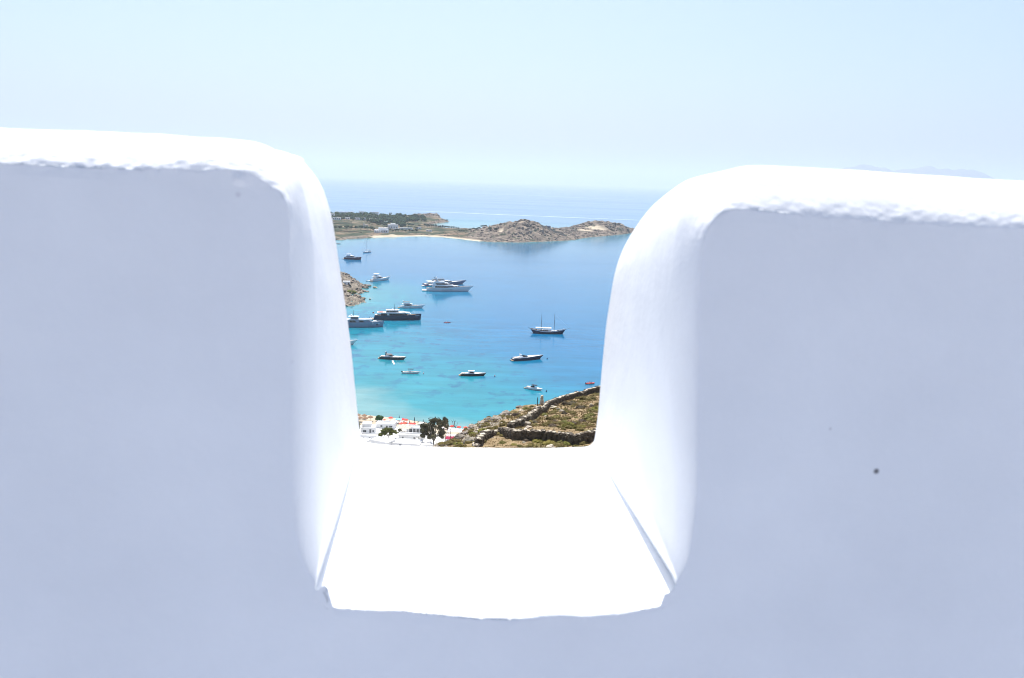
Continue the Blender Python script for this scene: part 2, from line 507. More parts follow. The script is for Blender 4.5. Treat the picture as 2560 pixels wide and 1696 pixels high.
# ================================================================== the sea
BEACH = [at_z(x, y)[:2] for (x, y) in ((700, 1010), (800, 1024), (860, 1031), (900, 1037), (940, 1041), (1000, 1047), (1060, 1057), (1110, 1066), (1170, 1078))]
BEACH = [(-260, 330), (-150, 345)] + BEACH + [(5, 315), (40, 290), (120, 240)]
TIP = [at_z(x, y)[:2] for (x, y) in ((905, 722), (918, 735), (928, 745), (912, 752), (890, 765))]
NEARC = [at_z(x, y)[:2] for (x, y) in ((700, 606), (790, 605), (830, 603), (870, 598), (905, 596), (940, 594), (1000, 592), (1060, 591), (1100, 593), (1150, 598), (1190, 603), (1240, 606), (1300, 607), (1350, 605), (1400, 603), (1440, 600), (1470, 594), (1520, 590), (1560, 586), (1592, 579))]
FARC = [at_z(x, y)[:2] for (x, y) in ((1590, 574), (1540, 569), (1470, 570), (1420, 577), (1370, 576), (1300, 573), (1235, 573), (1180, 574), (1120, 571), (1085, 566), (1075, 561), (1100, 558), (1122, 555))] + [(-210, 2235), (-330, 2245), (-520, 2250), (-760, 2260), (-1100, 2260)]
def sea():
    ys = np.concatenate([np.linspace(-400, 180, 8), np.geomspace(200, 70000, 260)])
    sl = np.sinh(np.linspace(-2.6, 2.6, 190)) * 0.24
    S, Y = np.meshgrid(sl, ys)
    X = S * np.maximum(Y, 300)
    dB, _, _, _ = poly_dist(X, Y, BEACH, False)
    dN, _, _, _ = poly_dist(X, Y, NEARC, False)
    dT, _, _, _ = poly_dist(X, Y, TIP, False)
    dF, _, _, _ = poly_dist(X, Y, FARC[6:11], False)
    # sea bed: the bay shelves slowly off the beach, faster to the right, quickly off the rocks
    skew = 1.0 + np.clip((X + 55) / 95, -0.25, 2.2)
    depth = np.minimum.reduce([dB * 0.036 * skew, 5.2 + dN * 0.03 * (1 + np.clip((X + 250) / 140, -0.2, 6)) - 3.2 * np.exp(-dN / 25), 1.2 + dT * 0.10 + 0 * X, dF * 0.02])
    left = np.clip((-X / np.maximum(Y, 1) - 0.195) / 0.05, 0, 1) * (Y < 1500)
    depth = depth * (1 - 0.45 * left)
    depth = np.minimum(depth, 14)
    nx, ny = S.shape[1], S.shape[0]
    m, t, p = nodes_of('sea_water')
    N, L = t.nodes, t.links
    at = N.new('ShaderNodeAttribute'); at.attribute_name = 'depth'
    geo = N.new('ShaderNodeNewGeometry')
    n1 = N.new('ShaderNodeTexNoise'); n1.inputs['Scale'].default_value = 0.018; n1.inputs['Detail'].default_value = 6; n1.inputs['Roughness'].default_value = 0.55
    L.new(geo.outputs['Position'], n1.inputs['Vector'])
    ad = N.new('ShaderNodeMath'); ad.operation = 'MULTIPLY_ADD'
    sb = N.new('ShaderNodeMath'); sb.operation = 'SUBTRACT'; sb.inputs[1].default_value = 0.5
    L.new(n1.outputs['Fac'], sb.inputs[0]); L.new(sb.outputs[0], ad.inputs[0]); ad.inputs[1].default_value = 5.0
    L.new(at.outputs['Fac'], ad.inputs[2])
    dv = N.new('ShaderNodeMath'); dv.operation = 'DIVIDE'; dv.inputs[1].default_value = 14.0
    L.new(ad.outputs[0], dv.inputs[0])
    cr = N.new('ShaderNodeValToRGB')
    E = cr.color_ramp.elements
    E[0].position = 0.0; E[0].color = (0.14, 0.28, 0.28, 1)
    E[1].position = 1.0; E[1].color = (0.002, 0.114, 0.245, 1)
    for pos, c in ((0.10, (0.022, 0.212, 0.25)), (0.30, (0.008, 0.182, 0.245)), (0.60, (0.003, 0.132, 0.248))):
        e = E.new(pos); e.color = (*c, 1)
    L.new(dv.outputs[0], cr.inputs[0])
    # sea grass beds on the shallow floor
    n2 = N.new('ShaderNodeTexNoise'); n2.inputs['Scale'].default_value = 0.085; n2.inputs['Detail'].default_value = 5; n2.inputs['Roughness'].default_value = 0.6
    L.new(geo.outputs['Position'], n2.inputs['Vector'])
    gr = N.new('ShaderNodeMapRange'); gr.inputs['From Min'].default_value = 0.53; gr.inputs['From Max'].default_value = 0.63
    L.new(n2.outputs['Fac'], gr.inputs['Value'])
    sh = N.new('ShaderNodeMapRange'); sh.inputs['From Min'].default_value = 1.0; sh.inputs['From Max'].default_value = 2.6
    L.new(at.outputs['Fac'], sh.inputs['Value'])
    sh2 = N.new('ShaderNodeMapRange'); sh2.inputs['From Min'].default_value = 12.0; sh2.inputs['From Max'].default_value = 7.0; sh2.inputs['To Max'].default_value = 0.68
    L.new(at.outputs['Fac'], sh2.inputs['Value'])
    mu = N.new('ShaderNodeMath'); mu.operation = 'MULTIPLY'; L.new(gr.outputs[0], mu.inputs[0]); L.new(sh.outputs[0], mu.inputs[1])
    mu2 = N.new('ShaderNodeMath'); mu2.operation = 'MULTIPLY'; L.new(mu.outputs[0], mu2.inputs[0]); L.new(sh2.outputs[0], mu2.inputs[1])
    mx = N.new('ShaderNodeMixRGB'); L.new(mu2.outputs[0], mx.inputs[0]); L.new(cr.outputs[0], mx.inputs[1]); mx.inputs[2].default_value = (0.010, 0.095, 0.19, 1)
    # ripple shading painted into colour bands: long across the wind, short along it
    mp3 = N.new('ShaderNodeMapping'); mp3.inputs['Scale'].default_value = (0.022, 0.075, 1); mp3.inputs['Rotation'].default_value = (0, 0, -0.06)
    n7 = N.new('ShaderNodeTexNoise'); n7.inputs['Scale'].default_value = 1.0; n7.inputs['Detail'].default_value = 6; n7.inputs['Roughness'].default_value = 0.62
    L.new(geo.outputs['Position'], mp3.inputs['Vector']); L.new(mp3.outputs[0], n7.inputs['Vector'])
    rb = N.new('ShaderNodeMapRange'); rb.inputs['From Min'].default_value = 0.3; rb.inputs['From Max'].default_value = 0.7; rb.inputs['To Min'].default_value = 0.80; rb.inputs['To Max'].default_value = 1.16
    L.new(n7.outputs['Fac'], rb.inputs['Value'])
    vm = N.new('ShaderNodeMixRGB'); vm.blend_type = 'MULTIPLY'; vm.inputs[0].default_value = 1.0
    L.new(mx.outputs[0], vm.inputs[1]); L.new(rb.outputs[0], vm.inputs[2])
    L.new(vm.outputs[0], p.inputs['Base Color'])
    set_in(p, IOR=1.33)
    p.inputs['Specular IOR Level'].default_value = 0.26
    # calm slicks and ruffled patches
    mp = N.new('ShaderNodeMapping'); mp.inputs['Scale'].default_value = (0.0011, 0.0042, 1); mp.inputs['Rotation'].default_value = (0, 0, 0.05)
    n5 = N.new('ShaderNodeTexNoise'); n5.inputs['Scale'].default_value = 1.0; n5.inputs['Detail'].default_value = 5
    L.new(geo.outputs['Position'], mp.inputs['Vector']); L.new(mp.outputs[0], n5.inputs['Vector'])
    rr = N.new('ShaderNodeMapRange'); rr.inputs['From Min'].default_value = 0.35; rr.inputs['From Max'].default_value = 0.65; rr.inputs['To Min'].default_value = 0.12; rr.inputs['To Max'].default_value = 0.15
    L.new(n5.outputs['Fac'], rr.inputs['Value']); L.new(rr.outputs[0], p.inputs['Roughness'])
    mp2 = N.new('ShaderNodeMapping'); mp2.inputs['Scale'].default_value = (0.55, 0.8, 1)
    n3 = N.new('ShaderNodeTexNoise'); n3.inputs['Scale'].default_value = 1.0; n3.inputs['Detail'].default_value = 4; n3.inputs['Roughness'].default_value = 0.6
    L.new(geo.outputs['Position'], mp2.inputs['Vector']); L.new(mp2.outputs[0], n3.inputs['Vector'])
    b = N.new('ShaderNodeBump'); b.inputs['Strength'].default_value = 0.4; b.inputs['Distance'].default_value = 0.07
    L.new(n3.outputs['Fac'], b.inputs['Height']); L.new(b.outputs[0], p.inputs['Normal'])
    co = np.stack([X, Y, np.zeros_like(X)], -1).reshape(-1, 3)
    idx = np.arange(nx * ny).reshape(ny, nx)
    q = np.stack([idx[:-1, :-1], idx[:-1, 1:], idx[1:, 1:], idx[1:, :-1]], -1).reshape(-1, 4)
    me = bpy.data.meshes.new('sea')
    me.from_pydata([tuple(c) for c in co], [], [tuple(int(i) for i in f) for f in q])
    a = me.attributes.new('depth', 'FLOAT', 'POINT'); a.data.foreach_set('value', depth.astype(np.float32).ravel())
    me.materials.append(m)
    tag(link('sea', me), kind='structure')
sea()
# calm boat wake slicks on open water, their brighter reflection painted as pale colour
wm = mat('pale_wake', (0.42, 0.52, 0.58), 0.35, 0.5, var=0.1, scale=0.02)
for (pts, w0, w1) in ((((1040, 528), (1090, 530), (1200, 535), (1400, 543), (1600, 551), (1800, 558)), 3, 16), (((930, 476), (1050, 480), (1300, 488), (1500, 497), (1800, 508)), 5, 22)):
    mb = MB(); P = [at_z(*q) for q in pts]
    PP = []
    for a, c in zip(P[:-1], P[1:]):
        PP += [a.lerp(c, k / 12) for k in range(12)]
    vs_, fs_ = [], []
    for i, q in enumerate(PP):
        w = (w0 + (w1 - w0) * math.sin(math.pi * i / len(PP))) * (0.75 + 0.5 * mnoise.noise(Vector((i * 0.35, w0, 0))))
        vs_ += [(q.x, q.y - w, 0.05), (q.x, q.y + w, 0.05)]
    fs_ = [(2 * i, 2 * i + 2, 2 * i + 3, 2 * i + 1) for i in range(len(PP) - 1)]
    mb.add(vs_, fs_)
    tag(mb.build('boat_wake', wm), kind='stuff')

# ================================================================== haze
hz = MB(); hz.box(-60000, 60000, -1500, 66000, -8.0, 1080)
hm = bpy.data.materials.new('haze_air'); hm.use_nodes = True
ht = hm.node_tree
for n_ in list(ht.nodes):
    if n_.type == 'BSDF_PRINCIPLED': ht.nodes.remove(n_)
pv = ht.nodes.new('ShaderNodeVolumePrincipled')
pv.inputs['Color'].default_value = (0.83, 0.875, 0.925, 1)
pv.inputs['Density'].default_value = 0.00007
pv.inputs['Anisotropy'].default_value = 0.35
ht.links.new(pv.outputs[0], ht.nodes['Material Output'].inputs['Volume'])
hm.cycles.homogeneous_volume = True
tag(hz.build('haze', hm), kind='stuff')
# ================================================================== the near hillside, the beach and the ground between
EDGE = [((1085, 1125), 84), ((1105, 1113), 92), ((1128, 1105), 100), ((1150, 1094), 112), ((1158, 1083), 120), ((1169, 1073), 128), ((1185, 1064), 135), ((1202, 1053), 142), ((1217, 1048), 147), ((1250, 1039), 153), ((1267, 1029), 157), ((1291, 1019), 162), ((1306, 1015), 165), ((1345, 1013), 168), ((1372, 1004), 171), ((1405, 993), 174), ((1450, 979), 178), ((1500, 972), 183), ((1560, 955), 190), ((1700, 930), 205)]
EDGE3 = [at_y(p[0], p[1], d) for p, d in EDGE]
RC = [((1310, 1124), 66), ((1460, 1124), 66), ((1180, 1122), 73), ((1120, 1124), 79), ((1155, 1108), 90), ((1200, 1093), 92), ((1190, 1080), 108), ((1230, 1062), 122), ((1255, 1085), 84.5), ((1290, 1101), 80.5), ((1400, 1104), 79), ((1440, 1112), 77), ((1485, 1109), 76),
      ((1272, 1074), 95), ((1310, 1061), 104), ((1340, 1041), 122), ((1368, 1021), 142), ((1400, 1006), 158), ((1430, 997), 166), ((1470, 986), 174), ((1505, 980), 178), ((1450, 1062), 100), ((1440, 1030), 128), ((1550, 1062), 100), ((1550, 1000), 150), ((1640, 1050), 108), ((1640, 1120), 70)]
RPTS = [(p.x, p.y, p.z - H) for p in EDGE3] + [tuple(at_y(p[0], p[1], d) - Vector((0, 0, H))) for p, d in RC]
RPTS += [(x, y, -2.6 - 0.352 * y) for x in (-25, 0, 25, 60) for y in (2, 22, 42)] + [(80, 90, -20), (100, 160, -36), (90, 120, -27), (100, 210, -50)]
RIDGE = TPS(RPTS, 100.0, 2e-4)
RPOLY = [(p.x, p.y) for p in EDGE3] + [(110, 230), (130, 100), (110, -60), (-70, -60), (-45, 10), (-24, 50)]
def ground(X, Y, detail=True):
    X = np.asarray(X, float); Y = np.asarray(Y, float)
    d, bx, by, ins = poly_dist(X, Y, RPOLY, True)
    ex = np.where(ins, X, bx); ey = np.where(ins, Y, by)
    top = RIDGE(ex, ey) + H
    out = np.where(ins, 0, d)
    z = top - 0.95 * out - 0.012 * np.minimum(out, 20) ** 2
    if detail:
        near = np.where(ins, np.exp(-d / 9.0), 1.0) * sstep(55, 78, Y) 
        rk = vnoise(X * 0.11 + 3, Y * 0.07, 5, 4, ridged=True) - 0.62
        z = z + np.where(ins, 1, 1) * near * rk * 2.4 * np.where(ins, np.minimum(1, 0.25 + d / 8), 1)
        z = z + (vnoise(X * 0.35, Y * 0.35, 9, 3) - 0.5) * 0.5 * sstep(30, 70, Y)
    # the shore plain
    dB, _, _, _ = poly_dist(X, Y, BEACH, False)
    bl = np.interp(X, [b[0] for b in BEACH], [b[1] for b in BEACH])
    land = np.where(Y < bl, dB, -dB)
    plain = np.where(land > 0, np.minimum(land * 0.16, 1.6 + land * 0.055), np.maximum(land * 0.08, -4))
    return np.maximum(z, plain), plain, np.where(ins, d, -d), land
def hillmat():
    m, t, p = nodes_of('hill_ground')
    N, L = t.nodes, t.links
    geo = N.new('ShaderNodeNewGeometry')
    def nz(sc, det=5, ro=0.6):
        n = N.new('ShaderNodeTexNoise'); n.inputs['Scale'].default_value = sc; n.inputs['Detail'].default_value = det; n.inputs['Roughness'].default_value = ro
        L.new(geo.outputs['Position'], n.inputs['Vector']); return n
    def ramp(src, a, b, ca, cb):
        r = N.new('ShaderNodeValToRGB'); r.color_ramp.elements[0].position = a; r.color_ramp.elements[1].position = b
        r.color_ramp.elements[0].color = (*ca, 1); r.color_ramp.elements[1].color = (*cb, 1); L.new(src, r.inputs[0]); return r
    def mixc(f, a, b):
        x = N.new('ShaderNodeMixRGB'); L.new(f, x.inputs[0]); L.new(a, x.inputs[1]); L.new(b, x.inputs[2]); return x.outputs[0]
    grass = ramp(nz(0.9, 8, 0.7).outputs['Fac'], 0.38, 0.62, (0.18, 0.128, 0.07), (0.35, 0.265, 0.15))
    green = ramp(nz(1.4).outputs['Fac'], 0.35, 0.7, (0.10, 0.085, 0.03), (0.165, 0.14, 0.055))
    gm = ramp(nz(0.22, 6).outputs['Fac'], 0.54, 0.62, (0, 0, 0), (1, 1, 1))
    c = mixc(gm.outputs[0], grass.outputs[0], green.outputs[0])
    rock = ramp(nz(0.6, 8, 0.65).outputs['Fac'], 0.35, 0.66, (0.13, 0.112, 0.09), (0.37, 0.33, 0.27))
    ra = N.new('ShaderNodeAttribute'); ra.attribute_name = 'rock'
    rn = nz(0.45, 7, 0.65)
    ad = N.new('ShaderNodeMath'); ad.operation = 'ADD'; L.new(ra.outputs['Fac'], ad.inputs[0]); L.new(rn.outputs['Fac'], ad.inputs[1])
    rm = ramp(ad.outputs[0], 0.95, 1.05, (0, 0, 0), (1, 1, 1))
    c = mixc(rm.outputs[0], c, rock.outputs[0])
    sa = N.new('ShaderNodeAttribute'); sa.attribute_name = 'sand'
    sand = ramp(nz(0.3).outputs['Fac'], 0.3, 0.7, (0.40, 0.345, 0.26), (0.47, 0.41, 0.32))
    c = mixc(sa.outputs['Fac'], c, sand.outputs[0])
    L.new(c, p.inputs['Base Color'])
    set_in(p, Roughness=0.95); p.inputs['Specular IOR Level'].default_value = 0.1
    b = N.new('ShaderNodeBump'); b.inputs['Distance'].default_value = 0.45; b.inputs['Strength'].default_value = 1.0
    L.new(nz(0.9, 8, 0.62).outputs['Fac'], b.inputs['Height']); L.new(b.outputs[0], p.inputs['Normal'])
    return m
xs = np.concatenate([np.linspace(-420, -70, 36), np.linspace(-66, -22, 30), np.arange(-20, 34, 0.45), np.linspace(35, 130, 60)])
ysg = np.concatenate([np.linspace(-55, 60, 50), np.arange(61, 196, 0.6), np.arange(197, 395, 1.6)])
GX, GY = np.meshgrid(xs, ysg)
GZ, GP, GD, GL = ground(GX, GY)
# under the parapet and its terrace the ground stays below the floor
GZ = np.where(GY < 12, np.minimum(GZ, H - 2.2 - 0.36 * np.maximum(GY, 0)), GZ)
class Field:
    def __init__(self, xs, ys, Z): self.xs, self.ys, self.Z = xs.tolist(), ys.tolist(), Z.tolist()
    def __call__(self, x, y):
        i = min(max(bisect.bisect_right(self.xs, x) - 1, 0), len(self.xs) - 2); j = min(max(bisect.bisect_right(self.ys, y) - 1, 0), len(self.ys) - 2)
        fx = min(max((x - self.xs[i]) / (self.xs[i + 1] - self.xs[i]), 0), 1); fy = min(max((y - self.ys[j]) / (self.ys[j + 1] - self.ys[j]), 0), 1)
        a, b = self.Z[j], self.Z[j + 1]
        return (a[i] * (1 - fx) + a[i + 1] * fx) * (1 - fy) + (b[i] * (1 - fx) + b[i + 1] * fx) * fy
gz = Field(xs, ysg, GZ)
rockm = sstep(16, 1, GD) * sstep(60, 84, GY) * (GD > -60) * 0.55 * (1 - 0.55 * sstep(150, 160, GY))
sandm = (sstep(1.0, 0.2, GZ - GP)) * (GL < 75)
link('hillside', grid_mesh('hillside', xs, ysg, GZ, hillmat(), attrs={'rock': rockm, 'sand': sandm}))
tag(bpy.data.objects['hillside'], kind='structure')

# ------------------------------------------------------------------ leaves, bushes, boulders
bushm = [mat('bush_olive', (0.065, 0.06, 0.02), 0.9, 0.1, scale=3, rnd=0.35, col2=(0.15, 0.13, 0.045)),
         mat('bush_dry', (0.05, 0.042, 0.03), 0.9, 0.1, scale=3, rnd=0.3, col2=(0.13, 0.105, 0.07)),
         mat('bush_green', (0.085, 0.08, 0.02), 0.9, 0.1, scale=3, rnd=0.3, col2=(0.19, 0.175, 0.045))]
def bush_mesh(seed, m):
    r = random.Random(seed)
    bm = bmesh.new()
    bmesh.ops.create_icosphere(bm, subdivisions=3, radius=1)
    off = Vector((seed * 2.3, seed, 4))
    for v in bm.verts:
        n = mnoise.noise(v.co * 1.5 + off) * 0.32 + mnoise.noise(v.co * 4.5 + off) * 0.22
        v.co *= 0.86 + n
        v.co.z = v.co.z * 0.62 if v.co.z > 0 else v.co.z * 0.3
    base = [v.co.copy() for v in bm.verts]
    for k in range(420):
        c = base[r.randrange(len(base))]
        if c.z < -0.1: continue
        c = c * r.uniform(0.92, 1.16)
        d = Vector((r.uniform(-1, 1), r.uniform(-1, 1), r.uniform(-0.2, 1))).normalized() * r.uniform(0.06, 0.15)
        e = Vector((r.uniform(-1, 1), r.uniform(-1, 1), r.uniform(-1, 1))).normalized() * 0.05
        bm.faces.new([bm.verts.new(c - e), bm.verts.new(c + e), bm.verts.new(c + d)])
    me = bpy.data.meshes.new('shrub'); bm.to_mesh(me); bm.free()
    me.materials.append(m)
    return me
BUSH = {k: [bush_mesh(10 * k + i, bushm[k]) for i in range(4)] for k in range(3)}
BUSHN = [0]
KN = ('olive', 'grey brown', 'bright green')
def bush(px, py, w, k, where, hs=1.0):
    g = on_ground(px, py, gz, 50, 260, 0.35)
    d = Vector((g.x, g.y, g.z - H)).length
    r = 0.6 * w * d / FPX
    o = link('shrub', RNG.choice(BUSH[k]))
    o.location = (g.x, g.y, g.z - 0.08 * r); o.rotation_euler = (0, 0, RNG.uniform(0, 6.28)); o.scale = (r, r, r * RNG.uniform(0.95, 1.25) * hs)
    return tag(o, f'{KN[k]} shrub {where}', 'shrub', 'low shrubs on the hillside')
# shrubs one can point at (pixel, width, kind, where)
for b in ((1480, 1001, 22, 0, 'highest on the right beside the notch jamb'), (1459, 1000, 20, 0, 'dome shaped below the upper wall near the skyline'), (1476, 998, 10, 2, 'tiny beside the dome shaped shrub near the skyline'),
          (1430, 1012, 24, 1, 'large and dark under the middle of the upper wall'), (1412, 1012, 20, 1, 'left of the large dark shrub under the upper wall'), (1387, 1015, 18, 1, 'tucked against the shaded foot of the upper wall'),
          (1450, 1022, 24, 1, 'dark over the bare pink earth patch'), (1462, 1018, 12, 0, 'small above the bare pink earth patch'), (1480, 1017, 14, 1, 'small dark with a white stone on it at right'),
          (1495, 1014, 18, 0, 'against the jamb level with the white stone'), (1490, 1026, 24, 2, 'broad beside the jamb halfway down the slope'), (1476, 1030, 18, 0, 'low left of the broad one beside the jamb'),
          (1478, 1040, 22, 0, 'rounded below the broad one beside the jamb'), (1362, 1039, 18, 0, 'dark sided at the foot of the leaning wall'), (1383, 1034, 18, 0, 'in the stony patch below the pale boulder'),
          (1413, 1027, 16, 0, 'upper left of the bare pink earth'), (1424, 1032, 14, 2, 'yellowish left edge of the bare earth'), (1411, 1036, 16, 1, 'grey in the middle of the slope'),
          (1392, 1047, 24, 0, 'large in the centre of the left cluster'), (1374, 1050, 20, 0, 'left of the large one in the centre cluster'), (1414, 1050, 26, 0, 'long and dark edged in the centre cluster'),
          (1388, 1055, 14, 1, 'small purple grey beneath the centre cluster'), (1408, 1060, 28, 0, 'broad above the lower wall centre'), (1427, 1062, 20, 2, 'bright beside the broad one above the lower wall'),
          (1335, 1058, 22, 1, 'grey sided left by the broken wall'), (1338, 1066, 20, 0, 'olive topped just above the left end of the lower wall'), (1382, 1067, 20, 1, 'dry looking touching the lower wall left of centre'),
          (1399, 1070, 14, 0, 'small touching the lower wall centre'), (1420, 1071, 34, 2, 'widest bright mat touching the lower wall'), (1452, 1070, 26, 2, 'second bright mat right along the lower wall'),
          (1434, 1061, 16, 1, 'dark lump above the second bright mat'), (1448, 1064, 14, 0, 'small above the second bright mat'), (1470, 1052, 30, 0, 'long one in the right middle with grey front'),
          (1455, 1055, 20, 1, 'grey twiggy left of the long right middle one'), (1485, 1055, 16, 0, 'right of the long right middle one by the jamb'), (1475, 1066, 16, 0, 'by the low point of the lower wall'),
          (1428, 1068, 10, 1, 'tiny between the two bright mats'), (1400, 1026, 12, 0, 'small right of the pale boulder'), (1440, 1046, 10, 0, 'tiny at the lower end of the bare earth'),
          (1290, 1040, 24, 1, 'large dark on the rocky spur below the wall'), (1315, 1024, 18, 0, 'on the rocky crest left of the cairn'), (1330, 1018, 12, 0, 'small at the crest beside the wooden post'),
          (1217, 1058, 14, 1, 'dark gap shrub on the rocky spur skyline'), (1258, 1066, 20, 0, 'olive in the middle of the rocky spur'), (1210, 1083, 28, 2, 'long greenish strip low on the spur'),
          (1182, 1086, 18, 2, 'yellow green left on the spur above the dark cave'), (1232, 1078, 16, 0, 'small between rocks near the wall end'), (1240, 1056, 14, 1, 'grey just under the rocky skyline'),
          (1190, 1108, 14, 2, 'bright upright in the lower left rocks'), (1145, 1112, 22, 2, 'lowest left beside the white roofs'), (1160, 1118, 16, 0, 'bottom left just above the sill'),
          (1125, 1113, 16, 1, 'brown spiky beside the mast posts'), (1108, 1116, 14, 1, 'leftmost dry clump above the sill'),
          (1330, 1101, 22, 2, 'tall green against the lower wall face left'), (1316, 1104, 16, 1, 'grey purple at the lower wall face'), (1345, 1107, 26, 2, 'bright left clump in front of the lower wall'),
          (1374, 1111, 30, 2, 'broad bright clump in front of the lower wall centre'), (1402, 1108, 18, 0, 'grey green right of the broad bright clump'), (1416, 1113, 22, 2, 'bright right clump near the sill'),
          (1460, 1112, 20, 0, 'at the right corner of the sill'), (1255, 1110, 18, 0, 'olive in the dry grass at left of the lower wall'), (1285, 1114, 16, 2, 'small green in the dry grass above the sill'),
          (1440, 1118, 16, 2, 'lowest near the right end of the sill'), (1300, 1118, 14, 0, 'lowest in the dry grass above the sill centre')):
    bush(*b)
# dry grass and low scrub nobody could count
gr = MB(); gr2 = MB()
rr_ = random.Random(5)
for k in range(22000):
    y = 62 + 115 * rr_.random() ** 1.35
    x = rr_.uniform(-14, 30) if y > 90 else rr_.uniform(-14, 22)
    pass_ = (x, y)
    gr.v.append(pass_)
P_ = np.array(gr.v); gr.v = []
zz, _, dd, _ = ground(P_[:, 0], P_[:, 1])
nn = vnoise(P_[:, 0] * 0.22, P_[:, 1] * 0.22, 3, 3)
for (x, y), z, d, n in zip(P_, zz, dd, nn):
    if d < -2: continue
    if d < 7 and rr_.random() < 0.6: continue
    tgt = gr2 if n > 0.58 else gr
    s = rr_.uniform(0.10, 0.24) * (0.5 if y < 92 else 1)
    for q in range(3):
        a = rr_.uniform(0, 6.28); ox, oy = math.cos(a) * s * 0.5, math.sin(a) * s * 0.5
        lx, ly = rr_.uniform(-.5, .5) * s, rr_.uniform(-.5, .5) * s
        tgt.add([(x - ox, y - oy, z - 0.03), (x + ox, y + oy, z - 0.03), (x + lx, y + ly, z + s)], [(0, 1, 2)])
tag(gr.build('dry_grass', mat('dry_grass', (0.28, 0.205, 0.10), 0.95, 0.1, scale=0.6, col2=(0.42, 0.32, 0.175))), kind='stuff')
tag(gr2.build('ground_cover', mat('ground_cover', (0.19, 0.15, 0.06), 0.95, 0.1, scale=0.6, col2=(0.30, 0.245, 0.105))), kind='stuff')

stonem = mat('field_stone', (0.17, 0.145, 0.115), 0.9, 0.15, scale=2.2, bump=0.05, bscale=5, rnd=0.25, col2=(0.36, 0.32, 0.26))
palest = mat('pale_stone', (0.44, 0.385, 0.29), 0.9, 0.15, scale=1.6, bump=0.05, bscale=5, rnd=0.18, col2=(0.58, 0.52, 0.42))
darkst = mat('wall_stone', (0.045, 0.038, 0.03), 0.9, 0.15, scale=2.2, bump=0.05, bscale=5, col2=(0.165, 0.138, 0.105))
ROCKS = [rock_mesh('boulder', i + 1, stonem, 3, 0.62) for i in range(5)]
PROCKS = [rock_mesh('boulder', i + 11, palest, 3, 0.6) for i in range(3)]
def boulder(px, py, w, label, pale=False, flat=1.0):
    g = on_ground(px, py, gz, 50, 260, 0.35)
    r = w * Vector((g.x, g.y, g.z - H)).length / FPX / 2
    o = link('boulder', RNG.choice(PROCKS if pale else ROCKS))
    o.location = (g.x, g.y, g.z + 0.1 * r); o.scale = (r, r * 0.8, r * flat); o.rotation_euler = (RNG.uniform(-.2, .2), RNG.uniform(-.2, .2), RNG.uniform(0, 6.28))
    return tag(o, label, 'boulder', 'boulders on the hillside')
for b in ((1385, 1021, 18, 'pale boulder at the head of the stony patch under the upper wall', True), (1396, 1025, 14, 'pink grey boulder right of the pale one in the stony patch', False), (1404, 1029, 13, 'lowest of the boulders in the stony patch', False),
          (1317, 1065, 24, 'grey slab leaning at the foot of the broken wall', False, 1.3), (1322, 1071, 18, 'white slab behind the left end of the lower wall', True), (1478, 1013, 9, 'white stone on top of a dark shrub at right', True),
          (1150, 1098, 30, 'ochre topped boulder overhanging a dark hollow at lower left', False, 1.2), (1175, 1108, 30, 'tall grey rock beside the dark hollow', False, 1.4), (1193, 1115, 28, 'pale cracked rock at the very bottom above the sill', True),
          (1211, 1099, 18, 'rounded whitish rock over a dark gap in the old wall end', True), (1229, 1090, 20, 'whitish rock above the dry grass at the wall end', True), (1243, 1087, 8, 'small white stone left of the lower wall end', True),
          (1196, 1077, 12, 'white chip of rock in the middle of the spur', True), (1206, 1068, 18, 'brown rock under the dark skyline shrub', False), (1183, 1070, 30, 'long grey slab on the spur skyline left', False, 0.8),
          (1220, 1049, 16, 'orange topped rock on the spur skyline', False), (1240, 1050, 26, 'grey slab right of the orange topped rock', False, 1.1), (1262, 1040, 30, 'big grey slab under the spur skyline', False, 1.1),
          (1275, 1030, 20, 'rock at the top of the grey slabs', False), (1300, 1020, 16, 'flat pinkish rock on the crest', False), (1320, 1012, 14, 'pink rock left of the wooden post', False),
          (1304, 1028, 14, 'light rock beneath the crest', True), (1278, 1062, 18, 'dark rock by the corner of the two walls', False), (1250, 1074, 14, 'brown rock near the left end of the lower wall', False),
          (1162, 1087, 26, 'smooth grey slab at the left edge of the spur', False, 0.9), (1152, 1098, 22, 'grey slab next to the crimson awning', False, 0.9), (1375, 1119, 20, 'whitish rock poking over the sill centre', True),
          (1484, 1113, 14, 'white rock at the right corner of the notch', True), (1364, 1042, 8, 'pale standing stone in the middle left slope', True), (1353, 1032, 8, 'small white stone by the upper wall foot', True),
          (1356, 1096, 8, 'small white stone at the foot of the lower wall', True), (1310, 1108, 9, 'pale stone in front of the lower wall', True)):
    boulder(*b)

